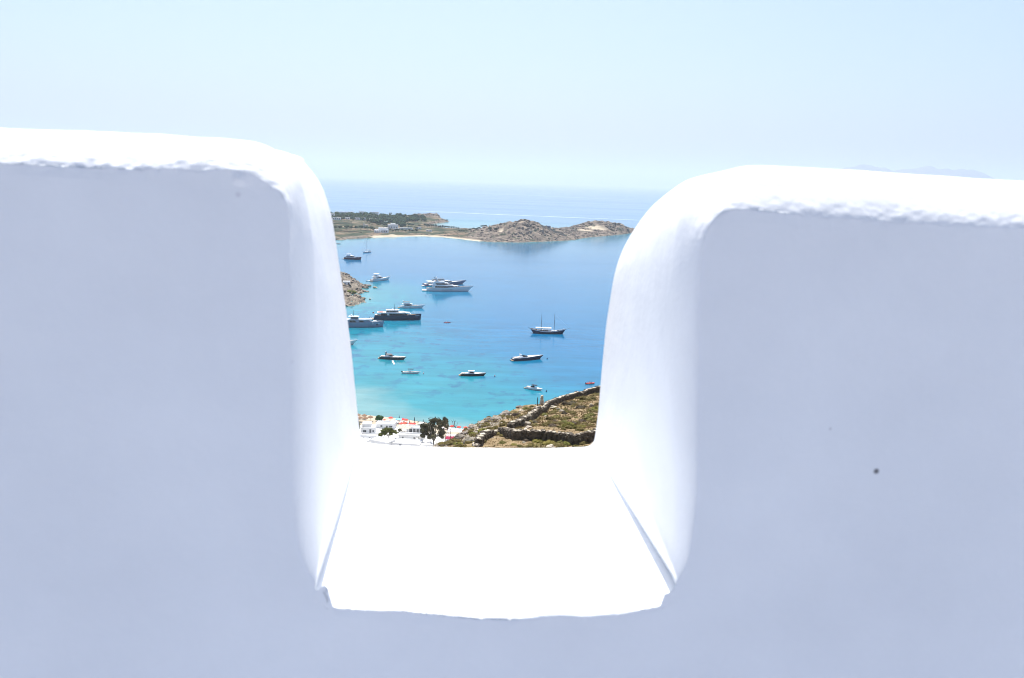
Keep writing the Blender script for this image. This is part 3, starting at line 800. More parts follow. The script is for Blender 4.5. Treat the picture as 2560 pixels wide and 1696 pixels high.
# ------------------------------------------------------------------ dry stone walls: courses of stones, cap stones one by one
CAPS = []
for i in range(5):
    me = rock_mesh('capstone', 31 + i, palest, 1, 0.55, 0.22); CAPS.append(me)
def stone_wall(pts, label, hh, cap=0.46, seed=3):
    """pts: (px, py, height in metres)"""
    r = random.Random(seed)
    P = [on_ground(a[0], a[1], gz, 50, 260, 0.3) for a in pts]
    t = thing('stone_wall', P[0], 0, label, 'dry stone wall', 'dry stone walls on the hillside')
    t['kind'] = 'thing'
    O = P[0]
    st = MB(); L = 0; ncap = 0; K = []
    for a, b, ha, hb in zip(P[:-1], P[1:], [q[2] for q in pts][:-1], [q[2] for q in pts][1:]):
        d = Vector((b.x - a.x, b.y - a.y, 0)); ln = d.length; d.normalize(); nrm = Vector((-d.y, d.x, 0))
        s = 0.0
        while s < ln:
            f = s / ln; q = a.lerp(b, f); hw = (ha + (hb - ha) * f) * r.uniform(0.9, 1.1)
            z = gz(q.x, q.y) - 0.25 - O.z
            top = z + 0.25 + hw
            w = r.uniform(0.17, 0.36)
            for side in (-1, 1):
                zz_ = z
                while zz_ < top - 0.06:
                    hgt = r.uniform(0.10, 0.20); ww = w * r.uniform(0.75, 1.1)
                    c = Vector((q.x - O.x, q.y - O.y, zz_ + hgt / 2)) + nrm * (side * (0.2 + r.uniform(-.05, .05))) + d * r.uniform(-.08, .08)
                    ya = r.uniform(-.4, .4); dx = d * math.cos(ya) + nrm * math.sin(ya); ny = nrm * math.cos(ya) - d * math.sin(ya)
                    ti = r.uniform(-.3, .3); up = Vector((0, 0, 1)) * math.cos(ti) + dx * math.sin(ti)
                    st.obox(c, (dx, ny, up), (ww * 0.52, 0.2 + r.uniform(-.03, .04), hgt * 0.53))
                    zz_ += hgt * 0.94
            if s > ncap * 0 and (not K or (Vector((q.x - O.x, q.y - O.y, 0)) - K[-1]).length > cap):
                K.append(Vector((q.x - O.x, q.y - O.y, 0)))
                o = link('capstone', r.choice(CAPS), t)
                o.location = (q.x - O.x, q.y - O.y, top + 0.02); o.rotation_euler = (r.uniform(-.25, .25), r.uniform(-.25, .25), math.atan2(d.y, d.x) + r.uniform(-.5, .5))
                o.scale = (cap * r.uniform(0.45, 0.75), r.uniform(0.28, 0.38), r.uniform(0.07, 0.15))
            s += w
    tag(st.build('stonework', darkst, t), kind='stuff')
    return t
stone_wall([(1254, 1087, 0.7), (1290, 1101, 1.0), (1340, 1103, 1.05), (1400, 1105, 0.92), (1442, 1113, 1.0), (1470, 1110, 1.1), (1500, 1106, 1.4), (1560, 1106, 1.4)], 'lower dry stone wall with pale cap stones crossing the slope just above the sill', 1.2, 0.42, 3)
stone_wall([(1276, 1075, 0.7), (1312, 1061, 1.0), (1340, 1041, 1.2), (1368, 1021, 1.1), (1400, 1006, 1.1), (1430, 997, 1.1), (1470, 986, 1.1), (1492, 982, 1.3), (1512, 980, 1.1), (1560, 970, 1.1)], 'upper dry stone wall climbing along the skyline of the hillside to the notch jamb', 1.4, 0.5, 8)
stone_wall([(1196, 1116, 0.7), (1208, 1103, 0.9), (1222, 1096, 0.8), (1240, 1089, 0.6)], 'short tumbled end of dry stone wall running down the left rocks', 0.8, 0.5, 12)
# ruined pillar and post on the crest
g = on_ground(1354, 1012, gz, 50, 260, 0.3)
t = thing('stone_cairn', g, 0.3, 'tapered pillar of piled stones standing on the crest beside the upper wall', 'cairn')
r_ = random.Random(4); z = -0.2; hw = 0.62
for k in range(9):
    h_ = 0.26; o = link('stone', r_.choice(CAPS), t); o.location = (r_.uniform(-.06, .06), r_.uniform(-.06, .06), z + h_ / 2)
    o.scale = (hw * r_.uniform(.95, 1.15), hw * r_.uniform(.85, 1.05), 0.34); o.rotation_euler = (r_.uniform(-.12, .12), r_.uniform(-.12, .12), r_.uniform(0, 6.28)); z += h_ * 0.93; hw *= 0.925
g = on_ground(1343, 1015, gz, 50, 260, 0.3)
po = MB(); po.tube([(0, 0, -0.3), (0.02, 0, 0.9), (0.04, 0.02, 1.75)], [0.085, 0.08, 0.07], 7); po.tube([(0.04, 0.02, 1.75), (0.05, 0.02, 1.82)], [0.05, 0.02], 7)
po.tube([(0.03, 0.02, 1.3), (0.16, 0.02, 1.36)], 0.02, 5)
tag(po.build('fence_post', mat('weathered_wood', (0.06, 0.05, 0.045), 0.9, 0.1), loc=g), 'thin dark wooden post on the crest left of the stone cairn', 'post', kind='thing')

# small scrub between the shrubs, joined: past counting
hs_ = MB(); BV = [([v.co.copy() for v in BUSH[k][0].vertices], [tuple(f.vertices) for f in BUSH[k][0].polygons]) for k in (0, 1)]
r_ = random.Random(77); cnt = 0
while cnt < 400:
    y = 66 + 110 * r_.random(); x = r_.uniform(-14, 30)
    d = float(poly_dist(np.array([x]), np.array([y]), RPOLY)[0][0])
    if mnoise.noise(Vector((x * 0.1, y * 0.06, 5))) < -0.12: continue
    cnt += 1
    s = r_.uniform(0.25, 0.7); V, F = BV[cnt % 2]; a = r_.uniform(0, 6.28); ca, sa_ = math.cos(a), math.sin(a); z = gz(x, y)
    hs_.add([(x + (v.x * ca - v.y * sa_) * s, y + (v.x * sa_ + v.y * ca) * s, z + v.z * s) for v in V], F)
tag(hs_.build('hill_scrub', bushm[0]), kind='stuff')
# ================================================================== the far headland across the bay
def hp(px, py, Y):
    p = at_y(px, py, Y); return (p.x, p.y, max(p.z, 0.5))
HC = [hp(1310, 552, 1585), hp(1285, 562, 1575), hp(1345, 566, 1590), hp(1325, 556, 1600), hp(1365, 578, 1590), hp(1262, 573, 1575), hp(1235, 584, 1560), hp(1400, 585, 1625), hp(1270, 590, 1530), hp(1320, 590, 1530),
      hp(1500, 556, 1850), hp(1460, 566, 1830), hp(1540, 562, 1870), hp(1480, 577, 1800), hp(1575, 574, 1870), hp(1430, 577, 1760),
      hp(1150, 579, 1720), hp(1080, 580, 1720), hp(1010, 581, 1700), hp(1200, 579, 1740), hp(1060, 573, 1860),
      hp(830, 585, 1540), hp(880, 580, 1600), hp(940, 580, 1610), hp(970, 570, 1740), hp(830, 570, 1680), hp(880, 565, 1720), hp(860, 555, 1850), hp(940, 560, 1800), hp(1000, 560, 1880),
      hp(830, 541, 2080), hp(900, 540, 2100), hp(960, 542, 2120), hp(1020, 543, 2140), hp(1055, 540, 2170), hp(1075, 536, 2190), hp(1100, 540, 2190), hp(1040, 553, 2050), hp(1090, 552, 2080), hp(760, 540, 2080), hp(760, 570, 1680), hp(600, 545, 2000), hp(400, 540, 2000)]
SH = [(p[0], p[1]) for p in NEARC] + [(p[0], p[1]) for p in FARC] + [(-1150, 1400), (-700, 1420)]
HT = TPS(HC + [(p[0], p[1], 1.0) for p in NEARC[2:]] + [(p[0], p[1], 1.0) for p in FARC[:13]] + [(x, 2245, 4.0) for x in (-1000, -700, -520, -330)], 400.0, 4e-3)
def headz(X, Y):
    d, _, _, ins = poly_dist(X, Y, SH, True)
    sd = np.where(ins, d, -d)
    h = np.maximum(HT(X, Y), 1.5)
    wob = (vnoise(X * 0.05, Y * 0.05, 21, 3) - 0.5) * 14
    k = sstep(0, 1, (sd + wob) / (10 + 0.5 * np.minimum(h, 30)))
    crag = sstep(4, 16, h) * np.clip(np.maximum(np.exp(-((X - HC[0][0]) / 110) ** 2), np.maximum(np.exp(-((X - HC[10][0]) / 120) ** 2), np.exp(-((X - HC[36][0]) ** 2 + (Y - HC[36][1]) ** 2) / 110 ** 2))), 0, 1)
    shore = np.exp(-np.abs(sd - 8) / 14) * sstep(0.4, 0.6, vnoise(X * 0.02, Y * 0.02, 8, 2))
    rk = (vnoise(X * 0.035, Y * 0.06, 31, 5, gain=0.62, ridged=True) - 0.55) * 15 + (vnoise(X * 0.14, Y * 0.14, 41, 3) - 0.5) * 5
    z = h * k + rk * crag * k + shore * (vnoise(X * 0.11, Y * 0.11, 51, 4, ridged=True) - 0.45) * 7 * sstep(-6, 4, sd)
    z = z + (vnoise(X * 0.06, Y * 0.06, 61, 3) - 0.5) * 1.6 * k
    return np.where(sd < -8, -3.0, np.where(sd < 0, np.minimum(z, 2.0) - 0.3, z)), crag, sd
hx = np.concatenate([np.linspace(-1100, -500, 40), np.arange(-490, 340, 4.0)])
hy = np.concatenate([np.arange(1400, 2320, 4.5), np.linspace(2330, 2620, 20)])
HX, HY = np.meshgrid(hx, hy)
HZ, HCR, HSD = headz(HX, HY)
HZ = np.where((HX > 345), -3, HZ)
hgz = Field(hx, hy, HZ)
def headmat():
    m, t, p = nodes_of('headland_ground')
    N, L = t.nodes, t.links
    geo = N.new('ShaderNodeNewGeometry')
    def nz(sc, det=5, ro=0.6):
        n = N.new('ShaderNodeTexNoise'); n.inputs['Scale'].default_value = sc; n.inputs['Detail'].default_value = det; n.inputs['Roughness'].default_value = ro
        L.new(geo.outputs['Position'], n.inputs['Vector']); return n
    def ramp(src, a, b, ca, cb):
        r = N.new('ShaderNodeValToRGB'); r.color_ramp.elements[0].position = a; r.color_ramp.elements[1].position = b
        r.color_ramp.elements[0].color = (*ca, 1); r.color_ramp.elements[1].color = (*cb, 1); L.new(src, r.inputs[0]); return r
    def mixc(f, a, b):
        x = N.new('ShaderNodeMixRGB'); L.new(f, x.inputs[0]); L.new(a, x.inputs[1]); L.new(b, x.inputs[2]); return x.outputs[0]
    soil = ramp(nz(0.02).outputs['Fac'], 0.35, 0.65, (0.15, 0.105, 0.07), (0.27, 0.20, 0.135))
    scr = ramp(nz(0.06, 6).outputs['Fac'], 0.35, 0.65, (0.024, 0.036, 0.020), (0.065, 0.075, 0.04))
    sm = ramp(nz(0.028, 7, 0.65).outputs['Fac'], 0.42, 0.51, (0, 0, 0), (1, 1, 1))
    c = mixc(sm.outputs[0], soil.outputs[0], scr.outputs[0])
    rock = ramp(nz(0.10, 9, 0.72).outputs['Fac'], 0.36, 0.64, (0.045, 0.036, 0.032), (0.30, 0.245, 0.19))
    ra = N.new('ShaderNodeAttribute'); ra.attribute_name = 'crag'
    c = mixc(ramp(ra.outputs['Fac'], 0.15, 0.45, (0, 0, 0), (1, 1, 1)).outputs[0], c, rock.outputs[0])
    g2 = ramp(nz(0.075, 6).outputs['Fac'], 0.56, 0.62, (0, 0, 0), (1, 1, 1))
    c = mixc(g2.outputs[0], c, scr.outputs[0])
    sa = N.new('ShaderNodeAttribute'); sa.attribute_name = 'sand'
    sand = ramp(nz(0.05).outputs['Fac'], 0.3, 0.7, (0.46, 0.38, 0.27), (0.56, 0.48, 0.36))
    c = mixc(sa.outputs['Fac'], c, sand.outputs[0])
    L.new(c, p.inputs['Base Color']); set_in(p, Roughness=0.95); p.inputs['Specular IOR Level'].default_value = 0.1
    b = N.new('ShaderNodeBump'); b.inputs['Distance'].default_value = 3.0; b.inputs['Strength'].default_value = 0.7
    L.new(nz(0.09, 9, 0.72).outputs['Fac'], b.inputs['Height']); L.new(b.outputs[0], p.inputs['Normal'])
    return m
dS, _, _, _ = poly_dist(HX, HY, NEARC[5:11], False)
sand_h = sstep(14, 5, dS) * (HZ < 5)
for (px, py, Y, rx, ry) in ((1490, 573, 1815, 22, 12), (1462, 578, 1790, 18, 8), (1252, 577, 1566, 6, 8), (1300, 555, 1584, 7, 6), (1395, 583, 1620, 26, 6), (1190, 582, 1700, 24, 14)):
    c = at_y(px, py, Y)
    sand_h = np.maximum(sand_h, sstep(1.3, 0.6, np.sqrt(((HX - c.x) / rx) ** 2 + ((HY - c.y) / ry) ** 2)))
XR = at_z(1165, 600).x
crag_h = np.maximum(np.maximum(HCR, sstep(XR - 25, XR + 25, HX) * (0.30 + 0.6 * vnoise(HX * 0.03, HY * 0.03, 77, 3))), sstep(26, 6, HSD) * (1 - sstep(14, 6, dS)) * 0.8)
tag(link('headland', grid_mesh('headland', hx, hy, HZ, headmat(), keep=HZ > -2.9, attrs={'crag': crag_h, 'sand': sand_h})), kind='structure')

# ---- outcrops of broken rock on the two hills, the point and the shore: past counting
orm = mat('outcrop_rock', (0.045, 0.036, 0.032), 0.9, 0.15, scale=0.16, bump=0.5, bscale=0.6, col2=(0.34, 0.28, 0.22))
ORK = [rock_mesh('tmp', 70 + i, orm, 2, 0.7, 0.5) for i in range(4)]
OV = [([v.co.copy() for v in me.vertices], [tuple(f.vertices) for f in me.polygons]) for me in ORK]
oc = MB(); r_ = random.Random(15); cnt = 0
for k in range(17000):
    x = r_.uniform(-480, 335); y = r_.uniform(1470, 2230)
    z = hgz(x, y)
    if z < 0.6: continue
    i = bisect.bisect(hx.tolist(), x) - 1; j = bisect.bisect(hy.tolist(), y) - 1
    c = crag_h[j, i]
    if c < 0.3 or r_.random() > c * 0.95 or sand_h[j, i] > 0.3: continue
    if mnoise.noise(Vector((x * 0.03, y * 0.03, 2))) < -0.2: continue
    s = r_.uniform(1.2, 3.4) * (1.2 if z > 8 else 0.85); V, F = OV[k % 4]; a = r_.uniform(0, 6.28); ca, sa_ = math.cos(a), math.sin(a)
    oc.add([(x + (v.x * ca - v.y * sa_) * s, y + (v.x * sa_ + v.y * ca) * s, z + v.z * s * r_.uniform(.95, 1.05)) for v in V], F); cnt += 1
tag(oc.build('rock_outcrops', orm), kind='stuff')
# ---- far trees
leafm = mat('pine_leaves', (0.012, 0.026, 0.014), 0.9, 0.1, scale=0.5, rnd=0.3, col2=(0.045, 0.07, 0.03))
barkm = mat('bark', (0.10, 0.075, 0.055), 0.9, 0.1, scale=2)
def crown_mesh(name, seed, m, n=26, flat=0.75, leaf=140, ls=0.16, sub=1, lump=0.34, lobes=None):
    """a crown of many small lumps with leaf tufts, unit radius, centre at 0"""
    r = random.Random(seed); bm = bmesh.new()
    cs = []
    for k in range(n):
        v = Vector((r.gauss(0, 1), r.gauss(0, 1), r.gauss(0, 1))).normalized() * r.uniform(0.3, 0.82)
        v.z *= flat
        if lobes:
            lx, ly, lz, lr = lobes[k % len(lobes)]; v = Vector((lx, ly + r.uniform(-.3, .3), lz)) + v * lr * 1.15
        cs.append((v, lump * r.uniform(0.6, 1.15)))
    for c, s in cs:
        mat_ = Matrix.Translation(c) @ Matrix.Rotation(r.uniform(0, 6), 4, 'Z') @ Matrix.Diagonal((s, s, s * 0.8, 1))
        q = bmesh.ops.create_icosphere(bm, subdivisions=sub, radius=1, matrix=mat_)
        for v in q['verts']:
            v.co += (v.co - c) * (mnoise.noise(v.co * 6 + Vector((seed, 0, 0))) * 0.7)
    for k in range(leaf):
        c, s = cs[r.randrange(n)]
        p = c + Vector((r.gauss(0, 1), r.gauss(0, 1), r.gauss(0.2, 1))).normalized() * s * r.uniform(0.95, 1.3)
        a = Vector((r.uniform(-1, 1), r.uniform(-1, 1), r.uniform(-1, 1))).normalized() * ls * r.uniform(0.5, 1)
        b = Vector((r.uniform(-1, 1), r.uniform(-1, 1), r.uniform(-1, 1))).normalized() * ls * r.uniform(0.5, 1)
        bm.faces.new([bm.verts.new(p - a), bm.verts.new(p + b), bm.verts.new(p + a)])
    me = bpy.data.meshes.new(name); bm.to_mesh(me); bm.free(); me.materials.append(m)
    return me
FARCROWN = [crown_mesh('crown', 50 + i, leafm, 12, 0.8, 40, 0.2, 1, 0.42) for i in range(4)]
tk = MB(); tk.tube([(0, 0, -0.6), (0.03, 0, 0.5), (0.0, 0.02, 1.0)], [0.13, 0.10, 0.06], 5)
FARTRUNK = tk.mesh('trunk', barkm)
def far_tree(x, y, hgt, wid, label, group, trunk=0.35, zf=None):
    t = thing('tree', (x, y, (zf or hgz)(x, y) - 0.2), RNG.uniform(0, 6.28), label, 'tree', group)
    tr = link('trunk', FARTRUNK, t); tr.scale = (hgt * 0.35, hgt * 0.35, hgt * 0.55)
    c = link('crown', RNG.choice(FARCROWN), t); c.location = (0, 0, hgt * (1 + trunk) / 2); c.scale = (wid / 2, wid / 2, hgt * (1 - trunk) / 2 * 1.2)
    return t
# the wood on the back of the left land: one mass of crowns
wd = MB(); r_ = random.Random(3)
cm = [FARCROWN[i] for i in range(4)]
CV = [([v.co.copy() for v in me.vertices], [tuple(f.vertices) for f in me.polygons]) for me in cm]
for k in range(430):
    px = r_.uniform(800, 1062); py = r_.uniform(537, 556) + (px - 800) * 0.012
    if r_.random() < 0.25: py = r_.uniform(536, 543)
    if px < 930 and py > 549: continue
    Y = 2130 - (py - 538) * 17
    q = at_y(px, py, Y); z = hgz(q.x, Y)
    if z < 3: continue
    s = r_.uniform(4.5, 8.0); V, F = CV[k % 4]; a = r_.uniform(0, 6.28); ca, sa_ = math.cos(a), math.sin(a)
    wd.add([(q.x + (v.x * ca - v.y * sa_) * s, Y + (v.x * sa_ + v.y * ca) * s, z + s * 0.55 + v.z * s * 0.8) for v in V], F)
tag(wd.build('woodland', leafm), kind='stuff')
# scrub scattered on the rocks and fields, past counting
sc_ = MB()
for k in range(2600):
    x = r_.uniform(-470, 330); y = r_.uniform(1480, 2200); z = hgz(x, y)
    if z < 2.5: continue
    if mnoise.noise(Vector((x * 0.012, y * 0.012, 1))) < -0.05: continue
    s = r_.uniform(0.9, 2.2); V, F = CV[k % 4]; a = r_.uniform(0, 6.28); ca, sa_ = math.cos(a), math.sin(a)
    sc_.add([(x + (v.x * ca - v.y * sa_) * s, y + (v.x * sa_ + v.y * ca) * s, z + 0.2 * s + v.z * s * 0.5) for v in V], F)
tag(sc_.build('scrub', mat('scrub_leaves', (0.022, 0.03, 0.016), 0.9, 0.1, scale=0.2, col2=(0.055, 0.058, 0.03))), kind='stuff')
# trees one can tell apart
ORD = 'first second third fourth fifth sixth seventh eighth ninth tenth eleventh twelfth thirteenth fourteenth fifteenth sixteenth'.split()
TL = [(838, 575, 1640, 8, 10), (850, 573, 1640, 9, 12), (866, 572, 1650, 9, 12), (878, 573, 1650, 8, 10), (890, 574, 1650, 8, 10), (902, 576, 1650, 9, 11), (915, 578, 1650, 9, 12), (926, 579, 1645, 9, 12), (934, 582, 1640, 7, 9)]
for i, (px, py, Y, h_, w_) in enumerate(TL):
    q = at_y(px, py, Y)
    far_tree(q.x, Y, h_, w_, ORD[i] + ' dark rounded tree from the left in the line below the brown field', 'trees along the brown field')
for i in range(8):
    px = 980 + i * 8.5 + r_.uniform(-2, 2); q = at_y(px, 585, 1640 + r_.uniform(-8, 8))
    far_tree(q.x, q.y, r_.uniform(5, 8), r_.uniform(7, 10), ORD[i] + ' bushy tree from the long white beach house along the far beach', 'trees behind the far beach')
for i in range(9):
    px = 1150 + i * 8 + r_.uniform(-2, 2); q = at_y(px, 585, 1640 + r_.uniform(-8, 8))
    far_tree(q.x, q.y, r_.uniform(4, 6), r_.uniform(7, 10), ORD[i] + ' low dark tree from the left at the right end of the far beach', 'trees at the far beach end')
for i in range(16):
    px = 1062 + i * 5.6 + r_.uniform(-.8, .8); q = at_y(px, 578, 1835 - i * 3)
    far_tree(q.x, q.y, 9 - 0.22 * i + r_.uniform(-.8, .8), 6.0 - 0.1 * i, ORD[i] + ' small tree from the left in the even row along the far isthmus', 'row of trees on the isthmus', 0.3)
for (px, py, Y, h_, w_, lab) in ((1225, 570, 1585, 6, 10, 'round tree at the left foot of the rocky hill'), (1240, 571, 1580, 6, 10, 'second round tree at the left foot of the rocky hill nearer its slope'), (1313, 553, 1592, 4, 5, 'lone dark bush tree on the summit of the rocky hill'),
                                 (1374, 572, 1640, 5, 5, 'small tree beside the pale hut on the saddle'), (1384, 572, 1640, 5, 6, 'rightmost small tree beside the pale hut on the saddle'), (1117, 551, 2140, 5, 7, 'single dark bush at the tip of the far rocky point'),
                                 (976, 534, 2150, 10, 9, 'tallest rounded tree breaking the skyline of the far wood'), (916, 532, 2150, 9, 9, 'tree between two white roofs on the skyline of the far wood')):
    q = at_y(px, py, Y); far_tree(q.x, Y, h_, w_, lab, None)

for i, (px, py, Y, h_, w_) in enumerate(((944, 571, 1760, 6, 9), (968, 573, 1735, 6, 9), (1003, 572, 1760, 6, 9), (1024, 571, 1760, 6, 10), (1040, 572, 1750, 6, 10), (975, 584, 1650, 6, 8), (968, 565, 1820, 6, 10), (1030, 563, 1850, 6, 11), (1048, 566, 1830, 6, 10), (940, 563, 1820, 6, 10), (920, 560, 1840, 6, 11), (1012, 560, 1880, 6, 11))):
    q = at_y(px, py, Y)
    far_tree(q.x, Y, h_, w_, ('garden tree left of the two storey far house', 'garden tree touching the two storey far house', 'garden tree at the left end of the long low white building', 'garden tree over the middle of the long low white building', 'garden tree at the right end of the long low white building', 'garden tree at the right end of the long beach house', 'garden tree right of the long flat white roof', 'tree under the right end of the far wood', 'tree on the slope above the isthmus row', 'tree left of the long flat white roof', 'tree on the stony slope below the tan far house', 'tree between the far wood and the long low building')[i], 'garden trees of the far houses')
# ---- far white houses
whitem = mat('white_render', (0.80, 0.805, 0.80), 0.8, 0.2, var=0.04, scale=0.5)
creamm = mat('cream_render', (0.62, 0.56, 0.46), 0.85, 0.2, var=0.06, scale=0.5)
roofm = mat('roof_plaster', (0.66, 0.65, 0.62), 0.85, 0.2, var=0.06, scale=0.4)
glassm = mat('window_dark', (0.035, 0.04, 0.05), 0.15, 0.5, var=0.1)
framem = mat('window_frame', (0.42, 0.45, 0.47), 0.5, 0.3, var=0.05)
def house(name, loc, rz, w, d, h, label, wins=(), parapet=0.35, wall=None, roof=None, group=None, upper=None, cat='house', frame=True):
    """flat roofed cube house: origin at the middle of its front foot; -Y is the front. wins: (face, u, z, width, height)"""
    t = thing(name, loc, rz, label, cat, group); t['kind'] = 'thing'
    wall = wall or whitem; roof = roof or roofm
    m = MB(); m.box(-w / 2, w / 2, 0, d, -1.2, h)
    if upper:
        ux0, ux1, uy0, uy1, uh = upper; m.box(ux0, ux1, uy0, uy1, h + 0.003, h + uh)
    m.build('wall', wall, t)
    p = 0.22
    rm = MB(); rm.box(-w / 2 + p, w / 2 - p, p, d - p, h + 0.001, h + 0.06); rm.build('roof', roof, t)
    if parapet > 0:
        q = MB(); e = 0.012
        q.box(-w / 2 - e, w / 2 + e, -e, p, h - 0.02, h + parapet); q.box(-w / 2 - e, w / 2 + e, d - p, d + e, h - 0.02, h + parapet)
        q.box(-w / 2 - e, -w / 2 + p, p + 0.001, d - p - 0.001, h - 0.02, h + parapet); q.box(w / 2 - p, w / 2 + e, p + 0.001, d - p - 0.001, h - 0.02, h + parapet)
        q.build('roof_rim', wall, t)
    for (face, u, z, ww, wh) in wins:
        f = MB(); g = MB(); b = 0.07
        def put(mb, du, dz0, dz1, y0, y1, uu):
            if face == 'f': mb.box(uu - du, uu + du, -y1, -y0, dz0, dz1)
            elif face == 'l': mb.box(-w / 2 - y1, -w / 2 - y0, uu - du, uu + du, dz0, dz1)
            else: mb.box(w / 2 + y0, w / 2 + y1, uu - du, uu + du, dz0, dz1)
        put(g, ww / 2, z, z + wh, 0.004, 0.03, u)
        if frame:
            put(f, ww / 2 + b, z - b, z - 0.002, 0.002, 0.08, u); put(f, ww / 2 + b, z + wh + 0.002, z + wh + b, 0.002, 0.08, u)
            put(f, b / 2, z, z + wh, 0.002, 0.08, u - ww / 2 - b / 2 - 0.002); put(f, b / 2, z, z + wh, 0.002, 0.08, u + ww / 2 + b / 2 + 0.002); put(f, 0.03, z + 0.001, z + wh - 0.001, 0.031, 0.06, u)
            fo = f.build('window', framem, t); g.build('pane', glassm, fo)
        else:
            g.build('window', glassm, t)
    return t
def far_house(px, py, Y, wpx, h, d, label, nw=3, rz=0.0, wall=None, upper=None, wh=0.55):
    q = at_y(px, py, Y); z = hgz(q.x, Y)
    w = wpx * q.y / FPX
    wins = [('f', -w / 2 + w * (k + 0.5) / nw, h * 0.25, w / nw * 0.45, h * wh * 0.8) for k in range(nw)]
    return house('house', (q.x, Y, z), rz, w, d, h, label, wins, 0.4, wall, None, 'white houses on the far headland', upper, 'house', False)
for a in ((852, 536, 2140, 30, 9, 10, 'long pale hazy house on the skyline at the left end of the far wood', 0), (876, 534, 2145, 13, 9.5, 10, 'small pale hazy block right of the long one on the far skyline', 0), (904, 537, 2140, 12, 10.5, 9, 'short white house rising above the middle of the far wood', 0),
          (935, 537, 2140, 20, 10, 10, 'longest white roofed house above the middle of the far wood', 0), (829, 546, 2000, 12, 10, 10, 'tall white block cut by the left jamb on the far headland', 2), (841, 551, 1930, 20, 5, 8, 'white house with dark openings under the left of the far wood', 4),
          (893, 551, 1950, 12, 4.5, 7, 'low white house below the wood between two clumps', 3), (908, 551, 1950, 12, 5, 7, 'white house next to the tan one below the far wood', 3), (931, 553, 1930, 17, 5.5, 8, 'tan flat house with a dark shaded veranda below the far wood', 3, 0, 'c'),
          (868, 552, 1945, 11, 4.5, 7, 'small white cube house left of the clump under the far wood', 2), (1046, 578, 1760, 12, 3.5, 7, 'small white house at the end of the garden trees near the isthmus', 2), (1072, 584, 1690, 14, 2.8, 6, 'low white hut behind the middle of the far beach', 2), (966, 578, 1690, 12, 3.5, 7, 'little white house just left of the two storey far house', 2),
          (954, 560, 1850, 26, 3.5, 9, 'long flat white roof on the bare slope of the far headland', 5), (998, 545, 2060, 8, 4, 6, 'tiny white house alone high in the far wood', 2)):
    far_house(*a[:7], nw=a[7], wall=creamm if len(a) > 9 else None)
far_house(982, 572, 1730, 25, 8, 10, 'two storey white house with square windows behind the long beach house', 4, 0.08, None, (-5, 5, 2, 9, 3.0), 0.35)
far_house(914, 574, 1690, 12, 7, 9, 'creamy white tower like house standing alone beside the trees', 2, 0.25, creamm, (-5, -1.5, 2, 7, 3.5))
far_house(952, 588, 1600, 34, 5, 12, 'long white beach house with dark open front on the far shore', 6, -0.03, None, (-6, 12, 4, 11, 4.0), 0.6)
far_house(943, 590, 1592, 14, 3, 6, 'small white terrace building left of the long beach house', 3)
far_house(1015, 574, 1725, 30, 3.2, 9, 'long low white building among trees right of the two storey house', 6)
far_house(990, 577, 1700, 14, 3, 7, 'small low white building below the two storey house', 3)
far_house(1366, 576, 1630, 22, 4, 8, 'pale flat hut with tan roof on the saddle of the far headland', 3, 0, creamm)
far_house(1371, 582, 1612, 9, 4.5, 5, 'blue grey shed in front of the pale hut on the saddle', 1, 0, mat('blue_grey_render', (0.20, 0.25, 0.36), 0.8, 0.2))
rw = MB(); a, b = at_y(1334, 586, 1598), at_y(1418, 587, 1602); za, zb_ = hgz(a.x, a.y), hgz(b.x, b.y)
rw.hexa([(a.x, a.y, za - 2), (b.x, b.y, zb_ - 2), (b.x, b.y + 1.2, zb_ - 2), (a.x, a.y + 1.2, za - 2)], [(a.x, a.y, za + 2.6), (b.x, b.y, zb_ + 2.6), (b.x, b.y + 1.2, zb_ + 2.6), (a.x, a.y + 1.2, za + 2.6)])
tag(rw.build('retaining_wall', mat('far_wall', (0.40, 0.34, 0.26), 0.9, 0.1, scale=0.3)), 'long straight retaining wall below the hut on the saddle of the far headland', 'wall', kind='thing')
# field walls as dark lines over the brown field
for i, (x0, y0, x1, y1, Y0, Y1, lab) in enumerate(((828, 561, 884, 563, 1760, 1755, 'upper field wall crossing the brown field of the far headland'), (828, 556, 880, 557, 1830, 1825, 'higher short field wall above the brown field of the far headland'), (836, 578, 905, 586, 1600, 1580, 'lowest field wall near the far rocky shore'))):
    m_ = MB(); n_ = 14
    A, B_ = at_y(x0, y0, Y0), at_y(x1, y1, Y1)
    for k in range(n_):
        p0, p1 = A.lerp(B_, k / n_), A.lerp(B_, (k + 1) / n_)
        z0, z1 = hgz(p0.x, p0.y), hgz(p1.x, p1.y)
        m_.hexa([(p0.x, p0.y, z0 - 1), (p1.x, p1.y, z1 - 1), (p1.x, p1.y + .8, z1 - 1), (p0.x, p0.y + .8, z0 - 1)], [(p0.x, p0.y, z0 + 1.3), (p1.x, p1.y, z1 + 1.3), (p1.x, p1.y + .7, z1 + 1.3), (p0.x, p0.y + .7, z0 + 1.3)])
    tag(m_.build('field_wall', darkst), lab, 'wall', 'field walls of the far headland', kind='thing')

